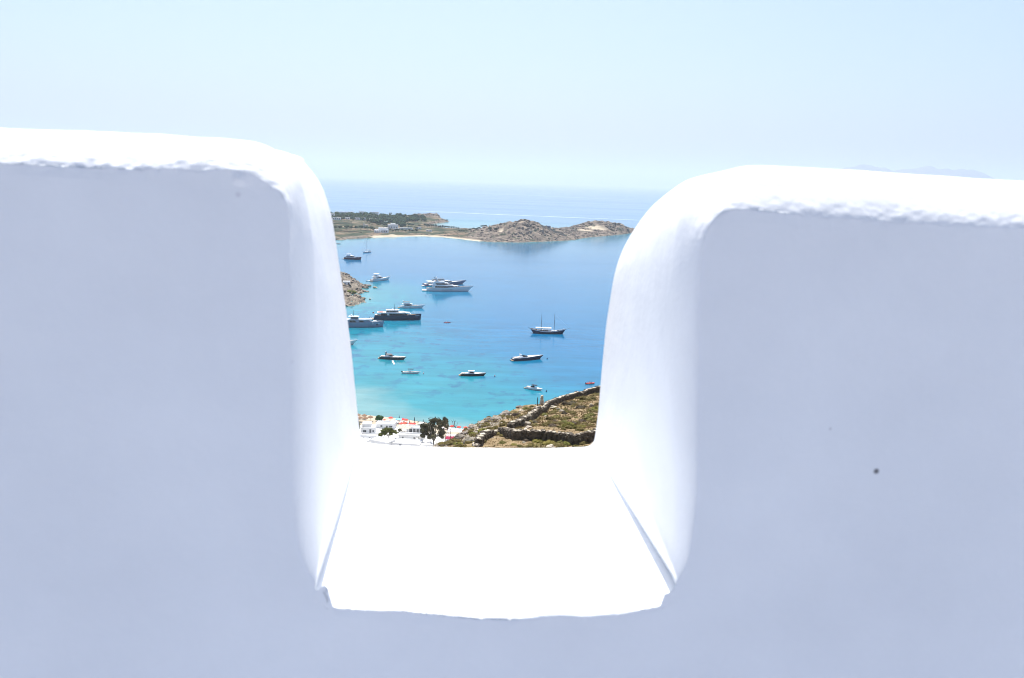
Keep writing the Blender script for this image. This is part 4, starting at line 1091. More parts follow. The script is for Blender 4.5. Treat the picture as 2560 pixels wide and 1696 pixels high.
# ------------------------------------------------------------------ the rocky tip at the left with its house
TC = at_z(870, 735)
tx = np.arange(-58, 34, 0.8); ty = np.arange(-75, 130, 1.6)
TX, TY = np.meshgrid(tx, ty)
TPOLY = [at_z(x, y) for (x, y) in ((800, 690), (862, 688), (886, 697), (898, 708), (926, 716), (902, 724), (916, 732), (890, 738), (908, 748), (912, 756), (893, 764), (860, 770), (800, 772))]
td, _, _, tin = poly_dist(TX + TC.x, TY + TC.y, [(p.x, p.y) for p in TPOLY], True)
tsd = np.where(tin, td, -td) + (vnoise(TX * 0.12, TY * 0.06, 4, 3) - 0.5) * 7
th = sstep(-1, 18, tsd) * (9 + 5 * np.exp(-((TX + 22) / 14) ** 2 - ((TY - 70) / 45) ** 2)) * sstep(30, -40, TX) * 0.8
TZ = th + (vnoise(TX * 0.16, TY * 0.09, 14, 5, gain=0.62, ridged=True) - 0.5) * 7.0 * sstep(-2, 4, tsd) - 0.8
TZ = np.where(tsd < -3, -2.5, TZ)
tz_f = Field(tx + TC.x, ty + TC.y, TZ)
link('rocky_shore', grid_mesh('rocky_shore', tx + TC.x, ty + TC.y, TZ, mat('shore_rock', (0.05, 0.042, 0.036), 0.9, 0.15, scale=0.35, bump=0.6, bscale=0.5, col2=(0.33, 0.285, 0.225)), keep=TZ > -2.4))
tag(bpy.data.objects['rocky_shore'], kind='structure')
SROCK = [rock_mesh('shore_rock', 61 + i, mat('shore_boulder', (0.09, 0.075, 0.06), 0.9, 0.15, scale=0.8, bump=0.2, bscale=1.5, rnd=0.3, col2=(0.33, 0.28, 0.22)), 2, 0.5) for i in range(4)]
for (px, py, w, lab) in ((938, 719, 11, 'flat rock farthest out from the rocky tip'), (921, 715, 12, 'dark rock at the upper end of the rocky tip'), (915, 720, 14, 'long dark rock beside the upper end of the rocky tip'), (905, 716, 10, 'rock just off the upper rocky tip toward the shrub'), (918, 729, 8, 'small rock off the middle spit'),
                         (908, 728, 14, 'pale broken rock on the middle spit'), (925, 748, 5, 'lone rock in the water right of the lower spit'), (908, 746, 12, 'rock at the end of the lower spit'), (900, 752, 12, 'dark rock under the end of the lower spit'), (889, 757, 13, 'grey rock on the lower spit near the jamb'),
                         (878, 762, 12, 'lowest dark rock beside the jamb'), (893, 742, 16, 'pale slab on top of the lower spit')):
    q = at_z(px, py, 0.4); r = w * q.length / FPX / 2
    o = link('shore_rock', RNG.choice(SROCK)); o.location = q + Vector((0, 0, max(0, tz_f(q.x, q.y)) * 0.5)); o.scale = (r, r * 1.3, r * 0.9); o.rotation_euler = (0, 0, RNG.uniform(-.6, .6))
    tag(o, lab, 'rock', 'rocks at the rocky tip', kind='thing')
q = at_z(858, 703, 11); house('house', (q.x - 1, q.y + 20, tz_f(q.x - 1, q.y + 20)), 0.2, 7, 6, 3.6, 'white house on the rocky tip cut off by the left jamb', [('f', -1.5, 1, 1, 1.2), ('f', 2, 1, 1, 1.8)], 0.4, None, None, None, None)
o = link('shrub', crown_mesh('shrub', 91, mat('shore_green', (0.09, 0.095, 0.022), 0.9, 0.1, scale=1, col2=(0.20, 0.20, 0.05)), 14, 0.6, 120, 0.2)); q = at_z(873, 713, 9.5); o.location = (q.x, q.y + 6, tz_f(q.x, q.y + 6) + 0.6); o.scale = (5.5, 6, 3.4)
tag(o, 'olive green shrub on top of the rocky tip by the left jamb', 'shrub')

ro = MB(); r_ = random.Random(31)
for k in range(900):
    x = TC.x + r_.uniform(-50, 30); y = TC.y + r_.uniform(-70, 120); z = tz_f(x, y)
    if z < -0.3 or mnoise.noise(Vector((x * .09, y * .06, 3))) < -0.1: continue
    s = r_.uniform(0.7, 2.0); V, F = OV[k % 4]; a = r_.uniform(0, 6.28); ca, sa_ = math.cos(a), math.sin(a)
    ro.add([(x + (v.x * ca - v.y * sa_) * s, y + (v.x * sa_ + v.y * ca) * s, z + v.z * s) for v in V], F)
tag(ro.build('rock_outcrops', orm), kind='stuff')
# ------------------------------------------------------------------ faint island on the horizon at the right
im = mat('island_rock', (0.16, 0.14, 0.11), 0.95, 0.1, scale=0.001)
ix = np.linspace(0, 1, 240); iy = np.linspace(-1, 1, 24)
ID = 20000
A, B_ = at_y(1950, 470, ID), at_y(2760, 500, ID)
prof = [(1960, 0), (2060, 26), (2110, 64), (2150, 70), (2230, 60), (2310, 72), (2360, 66), (2400, 69), (2450, 58), (2500, 40), (2560, 26), (2700, 0)]
IX = A.x + (B_.x - A.x) * ix
pxs = 1950 + 810 * ix
hgt = np.interp(pxs, [p[0] for p in prof], [p[1] for p in prof]) * ID / FPX + np.where(pxs > 1985, H, 0)
IZ = np.clip(1 - np.abs(iy)[:, None], 0, 1) ** 0.8 * (hgt * (0.93 + 0.14 * vnoise(ix * 38, ix * 0, 3, 4)))[None, :] - 20
link('distant_island', grid_mesh('distant_island', IX, ID + iy * 2200, IZ, im))
tag(bpy.data.objects['distant_island'], kind='structure')
# ================================================================== boats
gel = mat('white_gelcoat', (0.78, 0.79, 0.80), 0.28, 0.5, var=0.02, scale=0.3)
deckm = mat('pale_deck', (0.62, 0.60, 0.56), 0.6, 0.3, var=0.06, scale=1.5)
teak = mat('teak_deck', (0.33, 0.23, 0.15), 0.7, 0.3, var=0.12, scale=2)
tint = mat('tinted_glass', (0.012, 0.014, 0.02), 0.08, 0.5, var=0.1)
navy = mat('navy_paint', (0.012, 0.022, 0.06), 0.25, 0.5, var=0.05, scale=0.3)
blackp = mat('black_paint', (0.014, 0.014, 0.018), 0.3, 0.5, var=0.05)
maroon = mat('maroon_paint', (0.11, 0.018, 0.035), 0.3, 0.5, var=0.06)
greyp = mat('graphite_paint', (0.06, 0.068, 0.078), 0.3, 0.5, var=0.05)
slate = mat('blue_grey_paint', (0.22, 0.29, 0.40), 0.3, 0.5, var=0.04)
violet = mat('violet_grey_paint', (0.20, 0.20, 0.29), 0.3, 0.5, var=0.05)
steel = mat('rail_steel', (0.55, 0.56, 0.58), 0.3, 0.5, metal=0.8, var=0.04)
mastm = mat('mast_paint', (0.06, 0.05, 0.045), 0.5, 0.4, var=0.1)
canvas = mat('cream_canvas', (0.72, 0.69, 0.62), 0.85, 0.2, var=0.05)
bluecan = mat('dark_canvas', (0.03, 0.045, 0.075), 0.85, 0.2, var=0.1)
greycan = mat('taupe_canvas', (0.20, 0.17, 0.16), 0.85, 0.2, var=0.1)
cush = mat('cushion_cloth', (0.55, 0.50, 0.46), 0.9, 0.2, var=0.08)
redm = mat('red_rubber', (0.50, 0.05, 0.045), 0.5, 0.3, var=0.1)
redcl = mat('red_cloth', (0.55, 0.05, 0.05), 0.8, 0.2, var=0.1)
greyrub = mat('grey_rubber', (0.25, 0.26, 0.28), 0.5, 0.3, var=0.1)
bootm = mat('boot_stripe', (0.03, 0.035, 0.05), 0.4, 0.4, var=0.1)
skinm = mat('skin', (0.45, 0.27, 0.19), 0.6, 0.3, var=0.05)

def boat_at(name, s, b, label, cat, group=None):
    """s, b: pixels of stern and stem at the waterline -> thing at the stern, +X towards the bow, and the length"""
    A, B = at_z(*s), at_z(*b)
    d = B - A
    return thing(name, A, math.atan2(d.y, d.x), label, cat, group or 'boats moored in the bay'), d.length
class Hull:
    def __init__(self, L, B, fs, fb, over, fm=None, rake=0.0, tr=0.9, full=0.45, sharp=2.0, flare=0.82, n=18, sternround=0.0, draft=0.9):
        self.L, self.B = L, B
        self.st = []
        fm = fm if fm is not None else fs + (fb - fs) * 0.25
        for i in range(n + 1):
            t = i / n; t = t ** 0.9
            k = max(0, (t - full) / (1 - full))
            bt = B / 2 * (1 - k ** sharp) * (1 - (1 - tr) * max(0, 1 - t / 0.3) ** 2)
            kw = max(0, (t - full * 0.8) / (1 - full * 0.8))
            bw = B / 2 * flare * (1 - kw ** (sharp * 0.8)) * (1 - (1 - tr) * max(0, 1 - t / 0.3) ** 2)
            xo = over * k ** 2.2 - rake * max(0, 1 - t / 0.15)
            q = t
            zs = fs * (1 - q) * (1 - 2 * q) + fm * 4 * q * (1 - q) + fb * q * (2 * q - 1)
            if sternround: bt *= 1 - sternround * max(0, 1 - t / 0.22) ** 2; bw *= 1 - min(1, sternround * 1.2) * max(0, 1 - t / 0.22) ** 2
            self.st.append((L * t, xo, max(bt, 0.03), max(bw, 0.015), zs))
        self.draft = draft
    def top(self, x):
        """half beam and sheer height at x"""
        X = [s[0] + s[1] for s in self.st]
        return np.interp(x, X, [s[2] for s in self.st]), np.interp(x, X, [s[4] for s in self.st])
    def build(self, t, m, dm, bul=0.35, boot=None):
        mb = MB(); dk = MB(); rings = []
        for (x, xo, bt, bw, zs) in self.st:
            r = []
            for (y, z, fx) in ((0.0, -self.draft, -0.15), (bw * 0.8, -0.35, -0.05), (bw, 0.06, 0.0), (bw + (bt - bw) * 0.55, zs * 0.5, 0.45), (bt, zs, 1.0), (max(bt - 0.12, 0.01), zs, 0.99), (max(bt - 0.14, 0.008), zs - bul, 0.97)):
                r.append((x + xo * fx, y, z))
            rings.append(r)
        n = len(rings[0]); vs = []
        for r in rings:
            vs += [(x, -y, z) for (x, y, z) in r] + [(x, y, z) for (x, y, z) in r[1:]]
        w = 2 * n - 1
        fs = []
        for i in range(len(rings) - 1):
            a, b = i * w, (i + 1) * w
            for k in range(n - 1):
                fs.append((a + k, b + k, b + k + 1, a + k + 1))
                p = (lambda o, k: o if k == 0 else o + n + k - 1)
                fs.append((p(a, k + 1), p(b, k + 1), p(b, k), p(a, k)))
        fs.append(tuple([0] + [n + k for k in range(4)] + [k for k in range(4, 0, -1)]))
        mb.add(vs, fs)
        mb.add([(vs[4][0], vs[4][1], vs[4][2]), vs[6], vs[n + 5], vs[n + 3]], [(0, 1, 2, 3)])
        h = mb.build('hull', m, t)
        dv = []; 
        for r in rings:
            x, y, z = r[6]; dv += [(x, -y, z + 0.003), (x, y, z + 0.003)]
        dk.add(dv, [(2 * i, 2 * i + 2, 2 * i + 3, 2 * i + 1) for i in range(len(rings) - 1)])
        dk.build('deck', dm, t)
        if boot is not None:
            bs = MB(); bv = []
            for r in rings:
                x, y, z = r[2]; bv += [(x, -y - 0.015, -0.1), (x, -y - 0.02, 0.22), (x, y + 0.015, -0.1), (x, y + 0.02, 0.22)]
            bs.add(bv, [(4 * i, 4 * i + 4, 4 * i + 5, 4 * i + 1) for i in range(len(rings) - 1)] + [(4 * i + 3, 4 * i + 7, 4 * i + 6, 4 * i + 2) for i in range(len(rings) - 1)])
            bs.build('boot_stripe', boot, t)
        return h
    def stripe(self, t, m, name, x0, x1, f0, f1, eps=0.03):
        """a band (windows, stripe) lying on both hull sides between two fractions of the freeboard"""
        mb = MB(); n = 10
        for sgn in (-1, 1):
            vs = []
            for i in range(n + 1):
                x = x0 + (x1 - x0) * i / n
                bt, zs = self.top(x)
                bw = np.interp(x, [s[0] for s in self.st], [s[3] for s in self.st])
                for f in (f0, f1):
                    y = (bw + (bt - bw) * (0.55 * f / 0.5 if f < 0.5 else 0.55 + 0.45 * (f - 0.5) / 0.5)) + eps
                    vs.append((x, sgn * y, zs * f))
            mb.add(vs, [((2 * i, 2 * i + 2, 2 * i + 3, 2 * i + 1) if sgn < 0 else (2 * i + 1, 2 * i + 3, 2 * i + 2, 2 * i)) for i in range(n)])
        return mb.build(name, m, t)
class Tier:
    """a deckhouse storey: straight sides, a tapering nose, raked ends"""
    def __init__(self, x0, x1, z0, z1, wb, wt=None, rf=0.0, ra=0.0, nose=None, tip=0.35):
        self.a = (x0, x1, z0, z1, wb / 2, (wt if wt is not None else wb * 0.9) / 2, rf, ra, nose if nose is not None else (x1 - x0) * 0.3, tip)
    def ring(self, f, e=0.0):
        x0, x1, z0, z1, wb, wt, rf, ra, nose, tip = self.a
        w = wb + (wt - wb) * f + e; xa = x0 + ra * f - e; xb = x1 - rf * f + e; z = z0 + (z1 - z0) * f
        h = [(xa, w), (xb - nose, w), (xb - nose * 0.4, w * (tip + (1 - tip) * 0.62)), (xb, w * tip)]
        return [(x, -y, z) for x, y in h] + [(x, y, z) for x, y in reversed(h)]
    def build(self, t, m, name='deckhouse'):
        mb = MB(); mb.prism(self.ring(0), self.ring(1)); return mb.build(name, m, t)
    def side(self, t, m, a, b, f0, f1, panes=1, name='side_window', gap=0.06, lean=0.0):
        """side windows between fractions a..b of the straight side"""
        for sgn in (0, 1):
            for k in range(panes):
                u0 = a + (b - a) * (k + gap * (k > 0)) / panes; u1 = a + (b - a) * (k + 1 - gap * (k < panes - 1)) / panes
                def P(u, f, e):
                    r = self.ring(f, e); p, q = (r[0], r[1]) if sgn == 0 else (r[7], r[6])
                    u = u + lean * (f - f0)
                    return tuple(p[i] + (q[i] - p[i]) * u for i in range(3))
                mb = MB(); mb.hexa([P(u0, f0, 0.005), P(u1, f0, 0.005), P(u1, f0, 0.04), P(u0, f0, 0.04)], [P(u0, f1, 0.005), P(u1, f1, 0.005), P(u1, f1, 0.04), P(u0, f1, 0.04)])
                mb.build(name, m, t)
    def front(self, t, m, f0, f1, name='windscreen'):
        mb = MB(); a0, a1, b0, b1 = self.ring(f0, 0.005), self.ring(f1, 0.005), self.ring(f0, 0.045), self.ring(f1, 0.045)
        for k in (1, 2, 3, 4, 5):
            def lp(p, q, u): return tuple(p[i] + (q[i] - p[i]) * u for i in range(3))
            u0, u1 = 0.05, 0.95
            mb.hexa([lp(a0[k], a0[k + 1], u0), lp(a0[k], a0[k + 1], u1), lp(b0[k], b0[k + 1], u1), lp(b0[k], b0[k + 1], u0)], [lp(a1[k], a1[k + 1], u0), lp(a1[k], a1[k + 1], u1), lp(b1[k], b1[k + 1], u1), lp(b1[k], b1[k + 1], u0)])
        mb.build(name, m, t)
def slab(t, m, name, x0, x1, z, w, th=0.12, nose=None, tip=0.5):
    return Tier(x0, x1, z, z + th, w, w * 0.98, 0, 0, nose, tip).build(t, m, name)
def rail(t, hull, x0, x1, h=0.75, m=steel, n=9, name='guard_rail'):
    mb = MB()
    for sgn in (-1, 1):
        top = []
        for i in range(n):
            x = x0 + (x1 - x0) * i / (n - 1); bt, zs = hull.top(x); y = sgn * max(bt - 0.1, 0.02)
            mb.tube([(x, y, zs - 0.02), (x, y, zs + h)], 0.03, 4); top.append((x, y, zs + h))
        mb.tube(top, 0.035, 4)
    return mb.build(name, m, t)
def mast(t, x, z, h, r=0.07, m=mastm, y=0, name='mast', rake=0.0):
    mb = MB(); mb.tube([(x, y, z), (x + rake * 0.5, y, z + h * 0.5), (x + rake, y, z + h)], [r, r * 0.85, r * 0.5], 8); return mb.build(name, m, t)
def arch(t, x, z, w, h, back, m=gel, name='radar_arch', th=0.5):
    mb = MB()
    for s in (-1, 1):
        mb.hexa([(x, s * w / 2 - .12, z), (x + th * 1.6, s * w / 2 - .12, z), (x + th * 1.6, s * w / 2 + .12, z), (x, s * w / 2 + .12, z)], [(x - back, s * w * .44 - .1, z + h), (x - back + th, s * w * .44 - .1, z + h), (x - back + th, s * w * .44 + .1, z + h), (x - back, s * w * .44 + .1, z + h)])
    mb.box(x - back - 0.02, x - back + th + 0.02, -w * .44 - .1, w * .44 + .1, z + h + 0.003, z + h + 0.22)
    return mb.build(name, m, t)
def dome(t, x, y, z, r, m=gel, name='radome'):
    mb = MB(); mb.lathe([(r * 0.5, 0), (r * 0.95, r * 0.35), (r, r * 0.8), (r * 0.8, r * 1.4), (r * 0.4, r * 1.75), (0.02, r * 1.85)], 10, (x, y, z)); return mb.build(name, m, t, smooth=True)
def posts(t, pts, r, m=gel, name='support_post'):
    for (a, b) in pts:
        mb = MB(); mb.tube([a, b], r, 5); mb.build(name, m, t)
def flag(t, x, y, z, m=redcl):
    mb = MB(); mb.tube([(x, y, z), (x - 0.3, y, z + 2.2)], 0.03, 5); mb.build('flag_pole', steel, t)
    f = MB(); n = 6
    vs = []
    for i in range(n + 1):
        u = i / n; vs += [(x - 0.3 - 1.2 * u, y + 0.12 * math.sin(u * 7), z + 2.15 - 0.25 * u), (x - 0.2 - 1.2 * u, y + 0.12 * math.sin(u * 7 + .4), z + 1.35 - 0.35 * u)]
    f.add(vs, [(2 * i, 2 * i + 2, 2 * i + 3, 2 * i + 1) for i in range(n)]); f.build('flag', m, t)
def bench(t, x0, x1, y0, y1, z, m=cush, name='sun_pad', h=0.25):
    mb = MB(); mb.box(x0, x1, y0, y1, z, z + h); mb.build(name, m, t)

# ---- a: the large white motor yacht
t, L = boat_at('motor_yacht', (1066, 727.2), (1170, 728.6), 'largest white motor yacht with two dark window bands and raked bow, mid bay', 'yacht')
k = L / 45
h = Hull(L, 8.6 * k, 2.6 * k, 4.9 * k, 6.0 * k, fm=3.5 * k, full=0.5, sharp=2.1, flare=0.78, n=26); h.build(t, gel, teak, 0.5, bootm)
mb = MB(); mb.hexa([(-4.2, -3.4, .25), (0.1, -3.7, .25), (0.1, 3.7, .25), (-4.2, 3.4, .25)], [(-4.2, -3.4, .7), (0.1, -3.7, .7), (0.1, 3.7, .7), (-4.2, 3.4, .7)]); mb.build('swim_platform', deckm, t)
mb = MB()
for j in range(4): mb.box(0.0 + j * 0.8, 0.85 + j * 0.8, -3.6, -2.2, 0.71, 1.1 + j * 0.5); mb.box(0.0 + j * 0.8, 0.85 + j * 0.8, 2.2, 3.6, 0.71, 1.1 + j * 0.5)
mb.build('stern_stairs', gel, t)
T1 = Tier(6 * k, 40 * k, 3.0 * k, 5.3 * k, 7.9 * k, 7.3 * k, 7 * k, 1 * k, 14 * k, 0.3); T1.build(t, gel)
T1.side(t, tint, 0.17, 1.0, 0.18, 0.76, 5); T1.front(t, tint, 0.3, 0.76)
slab(t, gel, 'upper_deck', 2.5 * k, 29 * k, 5.32 * k, 8.0 * k, 0.3 * k, 8 * k, 0.4)
T2 = Tier(6.5 * k, 29 * k, 5.63 * k, 8.0 * k, 6.9 * k, 6.0 * k, 8 * k, 0.5 * k, 9 * k, 0.35); T2.build(t, gel)
T2.side(t, tint, 0.36, 1.0, 0.14, 0.72, 3); T2.front(t, tint, 0.15, 0.72)
slab(t, gel, 'sun_deck', 5.0 * k, 20 * k, 8.02 * k, 6.4 * k, 0.25 * k, 5 * k, 0.5)
mb = MB(); mb.prism([(8 * k, -2.9 * k, 8.28 * k), (18.8 * k, -2.4 * k, 8.28 * k), (19.5 * k, 0, 8.28 * k), (18.8 * k, 2.4 * k, 8.28 * k), (8 * k, 2.9 * k, 8.28 * k)], [(8 * k, -2.9 * k, 9.0 * k), (17.5 * k, -2.3 * k, 9.0 * k), (18.2 * k, 0, 9.0 * k), (17.5 * k, 2.3 * k, 9.0 * k), (8 * k, 2.9 * k, 9.0 * k)]); mb.build('coaming', gel, t)
bench(t, 9 * k, 14 * k, -1.8 * k, 1.8 * k, 9.0 * k); bench(t, 2.6 * k, 5 * k, -2 * k, 2 * k, 5.65 * k)
arch(t, 11.5 * k, 8.3 * k, 4.6 * k, 2.9 * k, 1.2 * k, th=1.2 * k); dome(t, 10.6 * k, -1.1 * k, 11.5 * k, 0.75 * k); dome(t, 10.6 * k, 1.1 * k, 11.5 * k, 0.75 * k); mast(t, 11.2 * k, 11.4 * k, 3.2 * k, 0.12 * k, gel)
rail(t, h, L * 0.72, L + 4.5 * k, 0.9, n=10); h.stripe(t, tint, 'porthole_strip', L * 0.36, L * 0.62, 0.34, 0.44); flag(t, 0.4, 0, 3.0)
t.scale = (1, 1, 1.18)
# ---- b: yacht half hidden behind it
t, L = boat_at('motor_yacht', (1060, 715), (1156, 710.5), 'violet grey motor yacht half hidden behind the largest white yacht', 'yacht')
k = L / 40
h = Hull(L, 7.6 * k, 2.4 * k, 4.3 * k, 4.5 * k, fm=3.2 * k, full=0.5, n=20); h.build(t, violet, deckm, 0.4, bootm)
T1 = Tier(5 * k, 30 * k, 2.8 * k, 4.9 * k, 6.8 * k, 6.2 * k, 4 * k, 0.6 * k, 9 * k, 0.4); T1.build(t, gel); T1.side(t, tint, 0.1, 1, 0.3, 0.8, 4); T1.front(t, tint, 0.3, 0.8)
slab(t, gel, 'upper_deck', 3 * k, 25 * k, 4.93 * k, 6.9 * k, 0.25 * k)
T2 = Tier(9 * k, 22 * k, 5.2 * k, 6.9 * k, 5.4 * k, 4.8 * k, 3 * k, 0.5 * k, 5 * k, 0.4); T2.build(t, gel); T2.side(t, tint, 0.1, 1, 0.2, 0.75, 3); slab(t, greyp, 'hardtop', 8 * k, 21 * k, 6.93 * k, 5.4 * k, 0.2 * k)
arch(t, 12 * k, 7.1 * k, 3.6 * k, 1.8 * k, 0.8 * k, greyp); mast(t, 12 * k, 8.9 * k, 2.0 * k, 0.1 * k); rail(t, h, L * 0.7, L + 3 * k, 0.8)
mb = MB(); mb.box(-2.6, 0, -2.8, 2.8, 0.3, 0.6); mb.build('swim_platform', deckm, t)
h.stripe(t, gel, 'sheer_stripe', L * 0.02, L * 0.98, 0.93, 1.0)
t.scale = (1, 1, 0.8)
# ---- c: small white flybridge yacht and its tender
t, L = boat_at('motor_yacht', (929, 703.8), (971, 699.6), 'small white flybridge yacht near the rocky tip with a dinghy behind it', 'yacht')
k = L / 20
h = Hull(L, 5.4 * k, 1.7 * k, 2.9 * k, 2.3 * k, fm=2.1 * k, full=0.42, n=18); h.build(t, gel, deckm, 0.3, bootm)
T1 = Tier(3.5 * k, 14.5 * k, 1.9 * k, 3.8 * k, 4.6 * k, 3.9 * k, 4.5 * k, 0.3 * k, 4.5 * k, 0.35); T1.build(t, gel); T1.side(t, tint, 0.1, 1, 0.3, 0.75, 2); T1.front(t, tint, 0.3, 0.8)
slab(t, gel, 'flybridge_deck', 1.6 * k, 11 * k, 3.82 * k, 4.5 * k, 0.2 * k); T2 = Tier(3.2 * k, 9.8 * k, 4.03 * k, 4.9 * k, 4.0 * k, 3.6 * k, 1.5 * k, 0, 2.5 * k, 0.4); T2.build(t, gel, 'coaming')
posts(t, [((4 * k, s * 1.6 * k, 4.9 * k), (3.8 * k, s * 1.5 * k, 6.3 * k)) for s in (-1, 1)] + [((8 * k, s * 1.6 * k, 4.9 * k), (7.7 * k, s * 1.5 * k, 6.3 * k)) for s in (-1, 1)], 0.07 * k); slab(t, canvas, 'bimini', 3.2 * k, 8.3 * k, 6.31 * k, 3.7 * k, 0.14 * k)
bench(t, 4 * k, 6 * k, -1.2 * k, 1.2 * k, 4.91 * k, greycan); rail(t, h, L * 0.55, L + 1.5 * k, 0.6); mast(t, 5 * k, 6.45 * k, 1.2 * k, 0.06 * k, gel); mb = MB(); mb.box(-1.6 * k, 0, -2 * k, 2 * k, .2, .45); mb.build('swim_platform', teak, t)
def tender(s, b, label, m=greyrub, engine=True, seats=True, w=0.38):
    t, L = boat_at('dinghy', s, b, label, 'dinghy', 'dinghies in the bay')
    B = L * w; r = B * 0.17; mb = MB(); P = [(0, -B / 2 + r, r * .9), (L * .5, -B / 2 + r, r), (L * .82, -B * .3, r * 1.15), (L, 0, r * 1.5), (L * .82, B * .3, r * 1.15), (L * .5, B / 2 - r, r), (0, B / 2 - r, r * .9)]
    mb.tube(P, [r * .75] + [r] * 5 + [r * .75], 8); mb.build('tube', m, t, smooth=True)
    fl = MB(); fl.prism([(0.02, -B / 2 + r, -.1), (L * .8, -B * .26, -.1), (L * .94, 0, -.05), (L * .8, B * .26, -.1), (0.02, B / 2 - r, -.1)], [(0.02, -B / 2 + r, .22), (L * .8, -B * .26, .22), (L * .94, 0, .28), (L * .8, B * .26, .22), (0.02, B / 2 - r, .22)]); fl.build('floor', gel, t)
    if seats: s_ = MB(); s_.box(L * .3, L * .42, -B * .25, B * .25, .225, .6); s_.build('seat', cush, t)
    if engine: e = MB(); e.box(-.35, .0, -.2, .2, .3, 1.0); e.box(-.22, -.05, -.07, .07, -.3, .299); e.build('outboard', blackp, t)
    return t, L, B
tender((916, 703.6), (926, 703.2), 'small white dinghy floating behind the stern of the small flybridge yacht', gel)
# ---- d: maroon yacht
t, L = boat_at('motor_yacht', (862, 648), (902, 650.2), 'maroon hulled motor yacht with white upperworks beside the left jamb', 'yacht')
k = L / 27
h = Hull(L, 6.6 * k, 3.1 * k, 4.7 * k, 1.4 * k, fm=3.6 * k, full=0.5, n=18); h.build(t, maroon, deckm, 0.4, bootm)
T1 = Tier(2.5 * k, 20 * k, 3.3 * k, 5.9 * k, 5.6 * k, 4.9 * k, 6 * k, 0.4 * k, 6 * k, 0.35); T1.build(t, gel); T1.side(t, tint, 0.15, 1, 0.25, 0.65, 3); T1.front(t, tint, 0.3, 0.8)
slab(t, gel, 'flybridge_deck', 1.5 * k, 15 * k, 5.92 * k, 5.4 * k, 0.25 * k); T2 = Tier(4 * k, 13 * k, 6.18 * k, 7.4 * k, 4.6 * k, 4.2 * k, 3 * k, 0, 3 * k, 0.4); T2.build(t, gel, 'coaming')
posts(t, [((4.6 * k, s * 1.9 * k, 7.4 * k), (4.6 * k, s * 1.8 * k, 9.2 * k)) for s in (-1, 1)] + [((9 * k, s * 1.9 * k, 7.4 * k), (9 * k, s * 1.8 * k, 9.2 * k)) for s in (-1, 1)], 0.1 * k); slab(t, gel, 'hardtop', 3.6 * k, 10 * k, 9.22 * k, 4.4 * k, 0.2 * k); mast(t, 6 * k, 9.43 * k, 1.6 * k, 0.09 * k, gel)
mb = MB(); mb.box(-3 * k, 0, -2.6 * k, 2.6 * k, .3, .7); mb.build('swim_platform', teak, t); h.stripe(t, gel, 'sheer_stripe', L * .03, L * .97, 0.95, 1.0); rail(t, h, L * .6, L, 0.8)
# ---- e: sailing yacht, bow to the left
t, L = boat_at('sailing_yacht', (926, 631.2), (908, 632.6), 'white single masted sailing yacht far off near the beach', 'sailing boat')
k = L / 14
h = Hull(L, 4.2 * k, 1.4 * k, 1.8 * k, 1.2 * k, fm=1.35 * k, full=0.3, n=14); h.build(t, gel, teak, 0.15, bootm); Tier(4 * k, 9.5 * k, 1.3 * k, 1.95 * k, 2.6 * k, 2.2 * k, 1.4 * k, .2, 2 * k, .4).build(t, gel, 'cabin')
mast(t, 8.2 * k, 1.3 * k, 17.5 * k, 0.3 * k, gel); mb = MB(); mb.tube([(8.1 * k, 0, 3 * k), (2.4 * k, 0, 3.1 * k)], 0.12 * k, 6); mb.build('boom', gel, t); mb = MB(); mb.tube([(7.8 * k, 0, 3.3 * k), (2.6 * k, 0, 3.35 * k)], [0.26 * k, 0.16 * k], 7); mb.build('furled_sail', canvas, t)
mb = MB(); mb.tube([(8.2 * k, 0, 18.4 * k), (14.9 * k, 0, 2 * k)], 0.1 * k, 5); mb.build('forestay', canvas, t); mb = MB(); mb.tube([(8.2 * k, 0, 18.6 * k), (0.2 * k, 0, 1.6 * k)], 0.035 * k, 4); mb.build('backstay', steel, t)
posts(t, [((0.6 * k, s * 1.3 * k, 1.3 * k), (0.6 * k, s * 1.3 * k, 3.0 * k)) for s in (-1, 1)] + [((3.4 * k, s * 1.3 * k, 1.3 * k), (3.4 * k, s * 1.3 * k, 3.0 * k)) for s in (-1, 1)], 0.04 * k, steel); slab(t, bluecan, 'bimini', 0.3 * k, 3.8 * k, 3.02 * k, 2.9 * k, 0.12 * k)
# ---- f: white sport flybridge yacht
t, L = boat_at('motor_yacht', (999.5, 770), (1055, 770.6), 'white sport yacht with grey hardtop and tall fin arch behind the navy yacht', 'yacht')
k = L / 24
h = Hull(L, 5.8 * k, 2.1 * k, 3.4 * k, 3.4 * k, fm=2.6 * k, full=0.45, n=20); h.build(t, gel, deckm, 0.3, bootm)
T1 = Tier(4 * k, 17.5 * k, 2.3 * k, 4.3 * k, 4.9 * k, 4.0 * k, 6.5 * k, 0.5 * k, 6 * k, 0.3); T1.build(t, gel); T1.side(t, tint, 0.2, 1, 0.25, 0.85, 2, lean=0.15); T1.front(t, tint, 0.25, 0.85)
slab(t, gel, 'flybridge_deck', 2.5 * k, 13 * k, 4.32 * k, 4.6 * k, 0.2 * k); T2 = Tier(4 * k, 14 * k, 4.53 * k, 5.2 * k, 4.0 * k, 3.6 * k, 4 * k, 0, 4 * k, 0.35); T2.build(t, gel, 'coaming')
posts(t, [((4.8 * k, s * 1.7 * k, 5.2 * k), (4.2 * k, s * 1.6 * k, 6.5 * k)) for s in (-1, 1)] + [((9.6 * k, s * 1.7 * k, 5.2 * k), (9.2 * k, s * 1.6 * k, 6.5 * k)) for s in (-1, 1)], 0.09 * k); slab(t, greycan, 'hardtop', 3.6 * k, 11.5 * k, 6.52 * k, 4.0 * k, 0.22 * k, 4 * k, 0.4)
